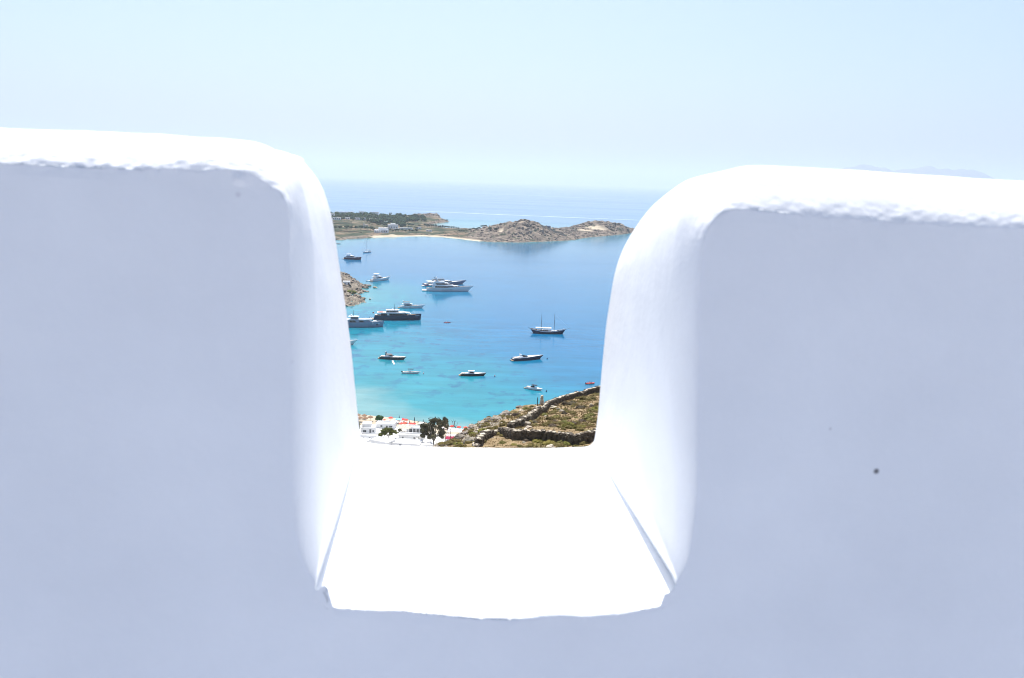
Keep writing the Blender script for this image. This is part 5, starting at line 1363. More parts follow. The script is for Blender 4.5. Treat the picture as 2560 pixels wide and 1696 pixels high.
arch(t, 4.4 * k, 6.75 * k, 3.0 * k, 1.3 * k, 1.2 * k, gel, 'fin_arch', 0.4 * k); mast(t, 9.8 * k, 6.75 * k, 0.9 * k, 0.15 * k, blackp, name='radar_post')
h.stripe(t, tint, 'hull_window', L * 0.42, L * 0.52, 0.45, 0.66); rail(t, h, L * .55, L + 2.4 * k, 0.7); mb = MB(); mb.box(-2.2 * k, 0, -2.2 * k, 2.2 * k, .25, .55); mb.build('swim_platform', teak, t); bench(t, 15 * k, 18.5 * k, -1.2 * k, 1.2 * k, 2.9 * k)
# ---- g: navy yacht
t, L = boat_at('motor_yacht', (934, 799.2), (1051.5, 799.6), 'long navy blue motor yacht with plumb bow and white upper deck', 'yacht')
k = L / 46
h = Hull(L, 8.4 * k, 4.6 * k, 5.9 * k, 0.7 * k, fm=4.7 * k, full=0.62, sharp=2.4, flare=0.9, n=24, rake=-1.0); h.build(t, navy, teak, 0.5, bootm)
T1 = Tier(7 * k, 33 * k, 4.4 * k, 6.7 * k, 6.9 * k, 6.6 * k, 1.5 * k, 0.4 * k, 6 * k, 0.45); T1.build(t, navy); T1.side(t, tint, 0.02, 0.3, 0.25, 0.85, 2); T1.side(t, gel, 0.32, 0.42, 0.1, 0.9, 1, 'side_panel'); T1.side(t, tint, 0.44, 1.0, 0.25, 0.9, 4); T1.front(t, tint, 0.3, 0.9)
slab(t, gel, 'upper_deck', 3.5 * k, 35.5 * k, 6.72 * k, 8.0 * k, 0.75 * k, 9 * k, 0.4); slab(t, deckm, 'deck_floor', 4.2 * k, 34 * k, 7.48 * k, 7.2 * k, 0.05 * k, 9 * k, 0.4)
T2 = Tier(12 * k, 24.5 * k, 7.54 * k, 9.5 * k, 5.4 * k, 5.0 * k, 1.2 * k, 0.3 * k, 4 * k, 0.45); T2.build(t, gel); T2.side(t, tint, 0.05, 1.0, 0.3, 0.85, 5); T2.front(t, tint, 0.3, 0.85)
slab(t, gel, 'hardtop', 12 * k, 25 * k, 9.52 * k, 6.2 * k, 0.3 * k, 5 * k, 0.5)
mast(t, 20.5 * k, 9.83 * k, 6.2 * k, 0.22 * k, blackp); mb = MB(); mb.box(20.0 * k, 21.2 * k, -1.6 * k, 1.6 * k, 11.2 * k, 11.45 * k); mb.build('crosstree', blackp, t); dome(t, 18.6 * k, 1.4 * k, 9.84 * k, 0.6 * k)
bench(t, 4.6 * k, 9 * k, -3 * k, 3 * k, 7.55 * k, mat('salmon_cushion', (0.5, 0.22, 0.2), 0.9, 0.2)); bench(t, 9.6 * k, 11 * k, -2 * k, 2 * k, 7.55 * k); bench(t, 27 * k, 31 * k, -2 * k, 2 * k, 7.55 * k)
mb = MB(); mb.box(33.8 * k, 36.5 * k, -1.6 * k, 1.6 * k, 4.5 * k, 5.9 * k); mb.build('foredeck_locker', gel, t); bench(t, 1.2 * k, 4 * k, -2.5 * k, 2.5 * k, 4.5 * k, cush, 'aft_sofa', 0.7 * k)
rail(t, h, 35 * k, 45.5 * k, 0.7); flag(t, 0.6, 0, 4.7 * k)
nl = MB()       # raised name letters near the bow, too small to read
for sgn in (-1, 1):
    for j in range(7):
        x = (40.6 + j * 0.62) * k; bt, zs = h.top(x); y = bt * 0.985 + 0.02
        nl.hexa([(x, sgn * y, zs - 1.35 * k), (x + 0.36 * k, sgn * (y - .01), zs - 1.35 * k), (x + 0.36 * k, sgn * (y + .05), zs - 1.35 * k), (x, sgn * (y + .06), zs - 1.35 * k)], [(x, sgn * y, zs - 0.85 * k), (x + 0.36 * k, sgn * (y - .01), zs - 0.85 * k), (x + 0.36 * k, sgn * (y + .05), zs - 0.85 * k), (x, sgn * (y + .06), zs - 0.85 * k)])
nl.build('name_lettering', gel, t); mb = MB(); mb.box(-2.6 * k, -0.02, -3.2 * k, 3.2 * k, .3, .65); mb.build('swim_platform', teak, t)
tender((925, 795.2), (934, 795.0), 'white open tender lying at the stern of the navy blue yacht', gel, True, True, 0.34)
# ---- h: blue grey explorer yacht
t, L = boat_at('motor_yacht', (842, 816.5), (957, 817.4), 'blue grey explorer yacht with white roofs cut off by the left jamb', 'yacht')
k = L / 43
h = Hull(L, 8.6 * k, 3.9 * k, 5.6 * k, 1.4 * k, fm=4.5 * k, full=0.6, sharp=2.3, flare=0.88, n=24); h.build(t, slate, deckm, 0.5, bootm)
T1 = Tier(6 * k, 33.5 * k, 4.2 * k, 6.7 * k, 7.0 * k, 6.6 * k, 4.0 * k, 0.4 * k, 6 * k, 0.45); T1.build(t, slate); T1.side(t, tint, 0.32, 0.6, 0.2, 0.92, 2); T1.side(t, tint, 0.78, 1.0, 0.35, 0.85, 1)
slab(t, gel, 'roof', 3 * k, 17.4 * k, 6.72 * k, 7.6 * k, 0.5 * k, 2 * k, .8); slab(t, gel, 'roof', 20.4 * k, 33 * k, 6.72 * k, 7.4 * k, 0.9 * k, 6 * k, 0.5)
T2 = Tier(12.8 * k, 20.3 * k, 7.23 * k, 9.6 * k, 5.8 * k, 5.4 * k, 0.8 * k, 0.3, 3 * k, 0.5); T2.build(t, slate, 'wheelhouse'); T2.side(t, tint, 0.08, 1, 0.4, 0.85, 3); T2.front(t, tint, 0.4, 0.88)
slab(t, gel, 'hardtop', 11 * k, 21 * k, 9.62 * k, 6.2 * k, 0.4 * k, 3 * k, 0.6); mast(t, 15.5 * k, 10.02 * k, 6.0 * k, 0.2 * k, blackp); dome(t, 13.6 * k, 0.6 * k, 10.02 * k, 0.9 * k)
mb = MB(); mb.tube([(33.5 * k, 0, 5 * k), (28 * k, 0, 8.4 * k)], 0.12 * k, 6); mb.build('deck_crane', gel, t); rail(t, h, 32 * k, 42.5 * k, 0.7)
for x in (33.0, 38.4):
    mb = MB(); [mb.box(x * k, (x + 1.7) * k, sgn * (h.top(x * k)[0]) * .985 - .03, sgn * (h.top(x * k)[0]) * .985 + .06, h.top(x * k)[1] - 1.9 * k, h.top(x * k)[1] - 1.4 * k) for sgn in (-1, 1)]; mb.build('hull_panel', gel, t)
h.stripe(t, tint, 'hull_window', 36.8 * k, 38.6 * k, 0.34, 0.52); bench(t, 34 * k, 37 * k, -2 * k, 2 * k, 4.9 * k, gel, 'foredeck_locker', 0.8 * k)
# ---- i: white bow showing past the jamb
t, L = boat_at('motor_yacht', (812, 866), (882, 862), 'white pointed bow of a yacht showing just past the left jamb', 'yacht')
k = L / 23
h = Hull(L, 6 * k, 2.2 * k, 4.0 * k, 4.6 * k, fm=2.9 * k, full=0.42, n=18, flare=0.7); h.build(t, gel, deckm, 0.25, bootm); T1 = Tier(4 * k, 16 * k, 2.5 * k, 4.4 * k, 4.6 * k, 3.8 * k, 5 * k, .4, 5 * k, .3); T1.build(t, gel); T1.side(t, tint, .1, 1, .3, .8, 2); T1.front(t, tint, .3, .8); rail(t, h, L * .55, L + 3 * k, 0.7)
mb = MB(); mb.tube([(L + 1.5 * k, 0, 2.4 * k), (L + 3.8 * k, 0, -.3)], 0.06 * k, 4); mb.build('anchor_chain', steel, t)
def cruiser(s, b, label, hm, k0, beam, fs, fb, over, top, toph, x0=0.2, x1=0.55, cat='motorboat', arch_h=0, screen=True, boot=bootm, pad=True, dm=deckm, topx=None, taper=0.5):
    t, L = boat_at('sport_cruiser', s, b, label, cat)
    k = L / k0
    h = Hull(L, beam * k, fs * k, fb * k, over * k, fm=(fs * .55 + fb * .5) * k, full=0.4, sharp=2.0, flare=0.8, n=18); h.build(t, hm, dm, 0.22 * k, boot)
    # raised foredeck, cockpit coaming, windscreen
    fd = MB(); n = 10; vs = []
    for i in range(n + 1):
        x = L * (x1 - .02) + (L * 1.0 + over * k * .82 - L * (x1 - .02)) * i / n; bt, zs = h.top(x); hh = 0.5 * k * (1 - i / n) ** .8
        vs += [(x, -bt * .9, zs - .12 * k), (x, -bt * .5, zs + hh * .8), (x, 0, zs + hh), (x, bt * .5, zs + hh * .8), (x, bt * .9, zs - .12 * k)]
    fd.add(vs, [(5 * i + j, 5 * i + 5 + j, 5 * i + 6 + j, 5 * i + 1 + j) for i in range(n) for j in range(4)]); fd.add([vs[j] for j in range(5)], [(0, 1, 2, 3, 4)]); fd.build('foredeck', gel, t, smooth=True)
    bt, zs = h.top(L * .35)
    co = Tier(L * x0, L * (x1 + .08), zs - .15 * k, zs + .42 * k, bt * 1.75, bt * 1.55, L * .06, 0, L * .1, .5); co.build(t, gel, 'coaming')
    if screen:
        ws = Tier(L * (x1 - .18), L * (x1 + .07), zs + .425 * k, zs + 1.05 * k, bt * 1.5, bt * 1.25, L * .1, L * .02, L * .1, .4); m_ = MB(); a, c = ws.ring(0), ws.ring(1); e0, e1 = ws.ring(0, -.06), ws.ring(1, -.06)
        for q in range(7):
            m_.hexa([a[q], a[q + 1], e0[q + 1], e0[q]], [c[q], c[q + 1], e1[q + 1], e1[q]])
        m_.build('windscreen', tint, t)
    tx0, tx1 = topx or (x0 + .06, x1 - .04)
    if top is not None:
        posts(t, [((L * (tx0 + .02), q * bt * .62, zs + .3 * k), (L * (tx0 + .01), q * bt * .6, zs + toph * k)) for q in (-1, 1)] + [((L * (tx1 - .03), q * bt * .6, zs + .3 * k), (L * (tx1 - .06), q * bt * .55, zs + toph * k)) for q in (-1, 1)], .045 * k, steel)
        slab(t, top, 'hardtop', L * tx0, L * tx1, zs + toph * k + .002, bt * 1.5, .16 * k, L * (tx1 - tx0) * .35, taper)
    if arch_h: arch(t, L * (tx0 + .02), zs + .1 * k, bt * 1.5, arch_h * k, .5 * k, gel if hm is not greyp else greyp, 'radar_arch', .35 * k)
    if pad: bench(t, L * .04, L * (x0 - .01), -bt * .62, bt * .62, zs - .15 * k, cush, 'sun_pad', .4 * k)
    mb = MB(); mb.box(-1.2 * k, 0, -beam * .4 * k, beam * .4 * k, .15, .4); mb.build('swim_platform', teak, t)
    st = MB(); st.box(L * (x1 - .22), L * (x1 - .16), -bt * .5, bt * .1, zs - .1 * k, zs + .75 * k); st.build('helm_seat', gel, t)
    rail(t, h, L * .62, L + over * k * .55, .35 * k, n=7)
    return t, L, k, h
# ---- j, l, m, n
t, L, k, h = cruiser((950, 896.4), (1009.4, 899.8), 'graphite sport cruiser with pale deck and taupe top, left of centre', greyp, 17, 4.4, 1.5, 2.1, 2.0, greycan, 1.5, arch_h=2.6, topx=(0.24, 0.52)); dome(t, L * .235, 0, h.top(L * .35)[1] + 2.9 * k, .3 * k)
cruiser((1281.5, 902.2), (1350, 897.6), 'open sport yacht with dark hull, white deck and low white arch', navy, 20, 4.8, 1.5, 2.6, 2.6, None, 0, .22, .5, arch_h=1.7, boot=blackp, dm=gel)[0]
b_ = bpy.data.objects
t, L, k, h = cruiser((1151, 939.2), (1210, 939.8), 'black sport cruiser with a white hardtop near the pink buoy', blackp, 17, 4.3, 1.4, 2.1, 1.7, gel, 1.75, topx=(0.32, 0.60))
t, L, k, h = cruiser((1316, 971), (1352, 977.5), 'small white speedboat with dark bimini just above the rocky crest', gel, 9.5, 2.9, 0.95, 1.3, 1.4, bluecan, 1.5, .2, .52, boot=blackp, topx=(.36, .72), taper=.9)
# ---- k: centre console
t, L = boat_at('centre_console_boat', (1006.5, 933.2), (1046, 934.4), 'small white open fishing boat with T top and outboard over turquoise water', 'motorboat')
k = L / 10.5
h = Hull(L, 3.2 * k, 1.05 * k, 1.55 * k, 1.7 * k, fm=1.15 * k, full=.42, n=16); h.build(t, gel, deckm, .45 * k)
mb = MB(); mb.prism([(4.3 * k, -.55 * k, .7 * k), (5.9 * k, -.55 * k, .7 * k), (5.9 * k, .55 * k, .7 * k), (4.3 * k, .55 * k, .7 * k)], [(4.5 * k, -.5 * k, 1.75 * k), (5.6 * k, -.5 * k, 1.75 * k), (5.6 * k, .5 * k, 1.75 * k), (4.5 * k, .5 * k, 1.75 * k)]); mb.build('console', gel, t)
posts(t, [((a * k, q * .62 * k, .7 * k), ((a + .1) * k, q * .7 * k, 2.85 * k)) for a in (4.1, 6.1) for q in (-1, 1)], .05 * k, steel); slab(t, bluecan, 't_top', 3.5 * k, 7.3 * k, 2.86 * k, 2.0 * k, .14 * k, .5 * k, .8)
bench(t, 2.8 * k, 3.7 * k, -.6 * k, .6 * k, .7 * k, cush, 'helm_seat', .7 * k); bench(t, .3 * k, 1.2 * k, -1.1 * k, 1.1 * k, .62 * k, cush, 'stern_bench', .45 * k); bench(t, 7.0 * k, 9.0 * k, -.6 * k, .6 * k, .75 * k, cush, 'bow_cushion', .35 * k)
mb = MB(); mb.box(-.85 * k, -.1 * k, -.25 * k, .25 * k, .75 * k, 1.5 * k); mb.box(-.5 * k, -.12 * k, -.1 * k, .1 * k, -.5, .749 * k); mb.build('outboard', blackp, t)
# ---- o: red inflatable with people
t, L, B = tender((1464, 960.8), (1485.5, 960.0), 'red inflatable boat with passengers beside the right jamb above the stone wall', redm, True, False, .38)
def person(parent, x, y, z, s, shirt, seated=True, rz=0.0, label=None):
    """small seated figure grown from a skeleton"""
    bm = bmesh.new(); sk = bm.verts.layers.skin.verify()
    J = {'pel': (0, 0, .1, .13), 'chest': (0.03, 0, .45, .15), 'neck': (.03, 0, .62, .06), 'head': (.05, 0, .76, .105), 'top': (.05, 0, .84, .08),
         'ls': (.02, .19, .56, .06), 'le': (.12, .24, .32, .05), 'lh': (.34, .2, .26, .045), 'rs': (.02, -.19, .56, .06), 're': (.12, -.24, .32, .05), 'rh': (.34, -.2, .26, .045),
         'lk': (.42, .12, .12, .075), 'lf': (.46, .12, -.3, .05), 'rk': (.42, -.12, .12, .075), 'rf': (.46, -.12, -.3, .05)}
    V = {}
    for n_, (a, b, c, r) in J.items():
        v = bm.verts.new((a * s, b * s, c * s)); v[sk].radius = (r * s, r * s); V[n_] = v
        v[sk].use_root = n_ == 'pel'
    for a, b in (('pel', 'chest'), ('chest', 'neck'), ('neck', 'head'), ('head', 'top'), ('chest', 'ls'), ('ls', 'le'), ('le', 'lh'), ('chest', 'rs'), ('rs', 're'), ('re', 'rh'), ('pel', 'lk'), ('lk', 'lf'), ('pel', 'rk'), ('rk', 'rf')): bm.edges.new((V[a], V[b]))
    me = bpy.data.meshes.new('person'); bm.to_mesh(me); bm.free(); me.materials.append(skinm)
    o = link('person', me)
    o.modifiers.new('skin', 'SKIN'); sub = o.modifiers.new('sub', 'SUBSURF'); sub.levels = 1; sub.render_levels = 1
    M = parent.matrix_basis if parent else Matrix.Identity(4)
    o.location = M @ Vector((x, y, z)); o.rotation_euler = (0, 0, (parent.rotation_euler.z if parent else 0) + rz)
    sh = MB(); sh.lathe([(.165 * s, .06 * s), (.19 * s, .3 * s), (.2 * s, .5 * s), (.1 * s, .6 * s)], 10, (.025 * s, 0, 0)); sh.build('shirt', shirt, o, smooth=True)
    hr = MB(); hr.lathe([(.11 * s, .77 * s), (.125 * s, .84 * s), (.09 * s, .92 * s), (.02 * s, .945 * s)], 8, (.04 * s, 0, 0)); hr.build('hair', mat('dark_hair', (.03, .022, .018), .6, .3), o, smooth=True)
    tag(o, label, 'person', 'people in the small boats')
sh1, sh2, sh3 = mat('orange_vest', (.65, .16, .04), .8, .2), mat('white_shirt', (.7, .7, .7), .8, .2), mat('blue_shirt', (.08, .14, .35), .8, .2)
person(t, L * .22, 0, .75, 1.0, sh2, label='person in a white shirt seated at the stern of the red inflatable')
person(t, L * .48, B * .2, .75, 1.0, sh1, label='person in an orange vest seated amidships in the red inflatable, far side')
person(t, L * .60, -B * .2, .75, 1.0, sh3, label='person in a blue shirt seated near the bow of the red inflatable')
# ---- p: gulet
t, L = boat_at('gulet', (1333.5, 832.6), (1406.5, 835.2), 'dark hulled two masted wooden sailing boat with white awning, bow right', 'sailing boat')
k = L / 25
h = Hull(L, 6.6 * k, 3.5 * k, 3.9 * k, 2.4 * k, fm=1.7 * k, full=.5, sharp=2.2, flare=.8, n=22, rake=2.6 * k, sternround=.35); h.build(t, navy, teak, .35, None)
mb = MB(); n = 24; vs = []
for sgn in (-1, 1):
    o_ = len(mb.v); vs = []
    for (x, xo, bt, bw, zs) in h.st:
        vs += [(x + xo, sgn * bt * 1.01, zs - .05 * k), (x + xo, sgn * bt * 1.01, zs + .38 * k), (x + xo, sgn * max(bt - .12, .01), zs + .38 * k)]
    mb.add(vs, [(3 * i + j, 3 * i + 3 + j, 3 * i + 4 + j, 3 * i + 1 + j) for i in range(len(h.st) - 1) for j in range(2)])
mb.build('bulwark', gel, t)
C1 = Tier(2.8 * k, 14.5 * k, 1.7 * k, 3.2 * k, 3.8 * k, 3.5 * k, .4, .3, 2 * k, .7); C1.build(t, gel, 'deckhouse'); C1.side(t, tint, .05, 1, .3, .85, 6)
C2 = Tier(15.0 * k, 20.4 * k, 1.6 * k, 2.9 * k, 3.2 * k, 2.8 * k, .6 * k, .2, 1.5 * k, .5); C2.build(t, gel, 'fore_cabin'); C2.side(t, tint, .2, .9, .4, .8, 2)
for (a, b_) in ((1.8, 7.2), (7.6, 15.2)):
    slab(t, canvas, 'awning', a * k, b_ * k, 4.55 * k, 4.8 * k, .32 * k, .4 * k, .9)
posts(t, [((a * k, q * 2.3 * k, 2.0 * k), (a * k, q * 2.2 * k, 4.54 * k)) for a in (2.2, 7.0, 8.0, 11.5, 14.8) for q in (-1, 1)], .06 * k, steel)
mast(t, 6.6 * k, 1.8 * k, 14.2 * k, .19 * k); mast(t, 17.6 * k, 1.8 * k, 15.2 * k, .2 * k)
mb = MB(); mb.tube([(L + 1.8 * k, 0, 3.7 * k), (L + 6.0 * k, 0, 5.0 * k)], [.13 * k, .07 * k], 7); mb.build('bowsprit', mastm, t); mb = MB(); mb.tube([(17.7 * k, 0, 16.6 * k), (L + 5.8 * k, 0, 4.95 * k)], .035 * k, 4); mb.build('forestay', steel, t)
mb = MB(); [mb.tube([(6.7 * k, 0, 15.6 * k), (5.9 * k, q * 3.1 * k, 2.4 * k)], .03 * k, 4) for q in (-1, 1)]; [mb.tube([(17.7 * k, 0, 16.4 * k), (16.8 * k, q * 2.9 * k, 2.4 * k)], .03 * k, 4) for q in (-1, 1)]; mb.build('shrouds', steel, t)
mb = MB(); [mb.tube([(-1.8 * k, q * 1.2 * k, 3.4 * k), (-4.0 * k, q * 1.2 * k, 4.2 * k), (-4.6 * k, q * 1.2 * k, 4.9 * k)], .08 * k, 5) for q in (-1, 1)]; mb.build('davit', mastm, t)
mb = MB(); mb.box(L + .6 * k, L + 1.2 * k, -.5 * k, .5 * k, 4.0 * k, 4.9 * k); mb.build('anchor_windlass', gel, t); bench(t, 20.9 * k, 23.5 * k, -1 * k, 1 * k, 1.95 * k, cush, 'sun_pad', .35 * k)
# ---- q: canoe with two paddlers
t, L = boat_at('kayak', (1110, 807.2), (1126, 807.2), 'tiny red kayak paddled by two people in the middle of the bay', 'kayak')
h = Hull(L, .95, .34, .42, .5, fm=.3, full=.3, n=12, sternround=.8, draft=.2); h.build(t, redm, redm, .05)
for j, (u, shm, lb) in enumerate(((.36, sh2, 'person in a white shirt at the back of the red kayak'), (.66, sh3, 'person in a blue shirt at the front of the red kayak'))):
    person(t, L * u, 0, .42, .95, shm, label=lb)
    mb = MB(); mb.tube([(L * u + .35, -1.0, .35 + .5 * j), (L * u + .35, 1.0, 1.25 - .5 * j)], .025, 5); 
    for q in (-1, 1): mb.box(L * u + .33, L * u + .37, q * 1.0 - .16, q * 1.0 + .16, .8 + q * (.45 - .5 * j) - .1, .8 + q * (.45 - .5 * j) + .1)
    tag(mb.build('paddle', gel, None, loc=None), None)
    o = bpy.data.objects[[x.name for x in bpy.data.objects if x.name.startswith('paddle')][-1]]
    o.location = t.location; o.rotation_euler = t.rotation_euler
    tag(o, 'double bladed paddle held by the ' + ('rear' if j == 0 else 'front') + ' person in the red kayak', 'paddle', 'kayak paddles')
# ---- r: far small craft
t, L = boat_at('motor_yacht', (1096, 567.3), (1112, 567.6), 'small white motor yacht in the turquoise cove beyond the isthmus', 'yacht', 'boats off the far headland')
k = L / 20; h = Hull(L, 5 * k, 1.8 * k, 3 * k, 2 * k, n=12); h.build(t, gel, deckm, .3, bootm); T1 = Tier(3 * k, 14 * k, 2 * k, 4 * k, 4.2 * k, 3.6 * k, 4 * k, .3, 4 * k, .35); T1.build(t, gel); T1.side(t, tint, .1, 1, .3, .8, 2); slab(t, gel, 'flybridge_deck', 2 * k, 10 * k, 4.02 * k, 4 * k, .3 * k); mast(t, 5 * k, 4.3 * k, 2.5 * k, .12 * k, gel)
t, L = boat_at('speedboat', (1187, 570.2), (1182, 570.2), 'speedboat trailing a white wake beyond the isthmus', 'motorboat', 'boats off the far headland')
k = L / 8; h = Hull(L, 2.8 * k, 1 * k, 1.5 * k, 1.2 * k, n=10); h.build(t, gel, deckm, .2); Tier(3 * k, 5.4 * k, 1 * k, 1.8 * k, 1.8 * k, 1.5 * k, .8 * k, .2, .8 * k, .5).build(t, tint, 'windscreen')
wk = MB(); A, B_ = at_z(1187, 570.2, .06), at_z(1232, 570.4, .06); D = (B_ - A).normalized(); Nn = Vector((-D.y, D.x, 0))
wk.add([A - Nn * .8, A + Nn * .8, A.lerp(B_, .3) + Nn * 5, A.lerp(B_, .3) - Nn * 5, B_ + Nn * 9, B_ - Nn * 9], [(0, 3, 2, 1), (3, 5, 4, 2)]); tag(wk.build('boat_wake', wm), kind='stuff')
tender((842, 609.8), (851, 610.6), 'tiny dark dinghy farthest away beside the left jamb', greyrub); tender((844, 645.4), (848.5, 645.6), 'tiny dinghy between the left jamb and the maroon yacht', greyrub)
# ---- buoys and a flat white slab lying on the water
bo = MB(); bo.lathe([(.02, -.3), (.32, -.2), (.42, .15), (.36, .5), (.14, .68), (.1, .95), (.02, .97)], 10)
pinkm = mat('pink_buoy', (.60, .34, .36), .5, .3); darkb = mat('dark_buoy', (.07, .09, .16), .5, .3)
for (px, py, m_, s, lb) in ((1237, 941.5, pinkm, 1.0, 'pink mooring buoy right of the black sport cruiser'), (1366, 979.5, darkb, 1.0, 'dark buoy off the bow of the small white speedboat'), (1368, 898, darkb, 0.9, 'dark buoy ahead of the open sport yacht with the white arch'), (1059, 935, pinkm, 0.8, 'reddish buoy off the bow of the small open fishing boat')):
    o = bo.build('buoy', m_, None, True, at_z(px, py)); o.scale = (s, s, s); tag(o, lb, 'buoy', 'mooring buoys')
pb = MB(); P = [at_z(x, y, .08) for x, y in ((979, 902.5), (983.5, 902.3), (987.5, 911.5), (983.8, 912))]
c = sum(P, Vector()) / 4; q = [p - c for p in P]
pb.prism([tuple(v + Vector((0, 0, -.08))) for v in q], [tuple(v + Vector((0, 0, .14))) for v in q]); tag(pb.build('white_slab', gel, None, False, c), 'white inflatable mat floating below the graphite sport cruiser', 'floating mat', kind='thing')
# ================================================================== the beach village below
VG = [on_ground(x, y, gz, 200, 420, 0.5) for x, y in ((888, 1120), (1000, 1120), (1090, 1115), (1150, 1105))]
pv_ = mat('white_paving', (0.60, 0.59, 0.56), 0.85, 0.2, var=0.08, scale=0.5)
px_ = np.arange(-74, -14, 1.0); py_ = np.arange(282, 338, 1.0)
PX, PY = np.meshgrid(px_, py_); dl = ground(PX, PY)[3]
PZ = np.array([[gz(x, y) for x in px_] for y in py_]) + 0.05
tag(link('paved_terraces', grid_mesh('paved_terraces', px_, py_, PZ, pv_, keep=dl > 19, smooth=True)), kind='structure')
def vhouse(px, py, wpx, h, d, label, wins=(), rz=0.0, **kw):
    g = on_ground(px, py, gz, 200, 420, 0.4)
    w = wpx * g.length_squared ** 0 * Vector((g.x, g.y, g.z - H)).length / FPX
    return house('house', (g.x, g.y, gz(g.x, g.y)), rz, w, d, h, label, wins, kw.get('parapet', 0.4), kw.get('wall'), kw.get('roof'), 'white houses by the beach', kw.get('upper'), 'house'), w
greyroof = mat('grey_roof', (0.50, 0.48, 0.45), 0.85, 0.2, var=0.1, scale=0.6)
vhouse(920, 1084, 34, 2.1, 4.6, 'two storey white house at the left edge of the beach village', [('f', 1.0, 0.1, 0.7, 1.6), ('f', 2.2, 0.6, 0.6, 0.7), ('f', -1.4, 0.4, 1.2, 0.9)], 0.06, upper=(-2.6, 1.2, 1.2, 4.3, 1.7))
vhouse(922, 1100, 44, 1.4, 3.2, 'low white terrace block with thick rim in front of the two storey house', [('f', -2.2, 0.5, 0.4, 0.5), ('f', 0.4, 0.5, 0.4, 0.5)], -0.03, parapet=0.45, roof=greyroof)
vhouse(962, 1072, 46, 1.8, 4.2, 'long white house behind the umbrella pine with two small dark windows', [('f', -1.5, 0.7, 0.7, 0.7), ('f', 0.9, 0.5, 0.7, 0.8), ('f', 2.6, 0.9, 1.3, 0.4)], -0.08)
vhouse(1036, 1083, 40, 2.1, 3.6, 'white house with shuttered veranda left of the big tree', [('f', 0.0, 0.3, 0.9, 1.5), ('f', 1.4, 0.3, 0.9, 1.5), ('f', -1.6, 0.3, 1.1, 1.4), ('f', 2.7, 0.3, 0.8, 1.5)], -0.06)
vhouse(1026, 1100, 60, 1.5, 3.4, 'low white house with grey rim wall between the pine and the big tree', [('f', -3.2, 0.5, 0.5, 0.6), ('f', 1.6, 0.5, 0.5, 0.6)], -0.05, parapet=0.55)
vhouse(1013, 1122, 72, 1.8, 6.2, 'broad flat white roof nearest the parapet in the beach village', [('f', -2, 0.6, 0.8, 1.0)], -0.08, parapet=0.3)
vhouse(948, 1118, 50, 2.1, 5.2, 'white house turned aside with one blue shaded wall in the village front', [('r', 3.0, 0.8, 0.9, 1.0)], -0.42, parapet=0.3)
vhouse(906, 1113, 30, 1.6, 3.5, 'small white annex at the lower left corner of the notch', [('f', 0, 0.6, 0.5, 0.6)], -0.1, parapet=0.3)
vhouse(1066, 1125, 34, 1.7, 4.0, 'low white roof under the big tree cut off by the sill', [('f', 0, 0.5, 0.7, 0.8)], 0.3, parapet=0.25)
vhouse(985, 1066, 12, 1.7, 2.2, 'narrow white tower like hut beside the pale blue pool awning', [('f', 0.25, 0.2, 0.6, 1.2)], 0.1, parapet=0.25)
vhouse(1052, 1070, 16, 1.6, 3.0, 'tan roofed beach bar left of the big tree crown', [('f', 0, 0.5, 1.6, 0.8)], -0.1, parapet=0.2, wall=creamm)
# pergola with a slatted tan roof
def pergola(px, py, wpx, d, h, n, label, rz, slat_m, cloth=None):
    g = on_ground(px, py, gz, 200, 420, 0.4); w = wpx * Vector((g.x, g.y, g.z - H)).length / FPX
    t = thing('pergola', g, rz, label, 'pergola', 'pergolas in the beach village')
    posts(t, [((sx * (w / 2 - .15), y, -.5), (sx * (w / 2 - .15), y, h)) for sx in (-1, 1) for y in (.15, d - .15)], .09, whitem, 'post')
    for y in (.15, d - .15):
        mb = MB(); mb.box(-w / 2, w / 2, y - .08, y + .08, h + .002, h + .16); mb.build('beam', whitem, t)
    s_ = MB(); s_.box(-w / (2 * n) * .72, w / (2 * n) * .72, -.2, d + .2, 0, .07); me = s_.mesh('slat', slat_m)
    for i in range(n):
        o = link('slat', me, t); o.location = (-w / 2 + (i + .5) * w / n, 0, h + .163)
    return t
pergola(1006, 1084, 34, 4.6, 2.0, 9, 'pergola with broad pale tan slats left of the shuttered veranda house', -0.25, mat('tan_slats', (.55, .48, .38), .8, .2, var=.06))
pergola(1135, 1096, 36, 4.2, 2.6, 7, 'restaurant pergola with wide white roof slats right of the big tree', -0.12, whitem)
pergola(1133, 1104, 40, 2.6, 1.9, 6, 'lower pergola step with white slats behind the crimson awning', -0.12, whitem)
g = on_ground(1130, 1108, gz, 200, 420, .4); t = thing('awning', g, -0.12, 'crimson sloping awning on poles between the big tree and the rocky spur', 'awning')
crim = mat('crimson_cloth', (.30, .025, .065), .85, .2, var=.1)
for i in range(5):
    a = -3.1 + i * 1.24; mb = MB(); mb.hexa([(a, 0, 1.35), (a + 1.2, 0, 1.35 + .02), (a + 1.2, 2.4, 2.1), (a, 2.4, 2.08)], [(a, 0, 1.39), (a + 1.2, 0, 1.41), (a + 1.2, 2.4, 2.14), (a, 2.4, 2.12)]); mb.build('cloth_panel', crim, t)
posts(t, [((a, y, -.4), (a, y, 1.35 + y * .3)) for a in (-3, 3) for y in (.05, 2.35)], .06, steel)
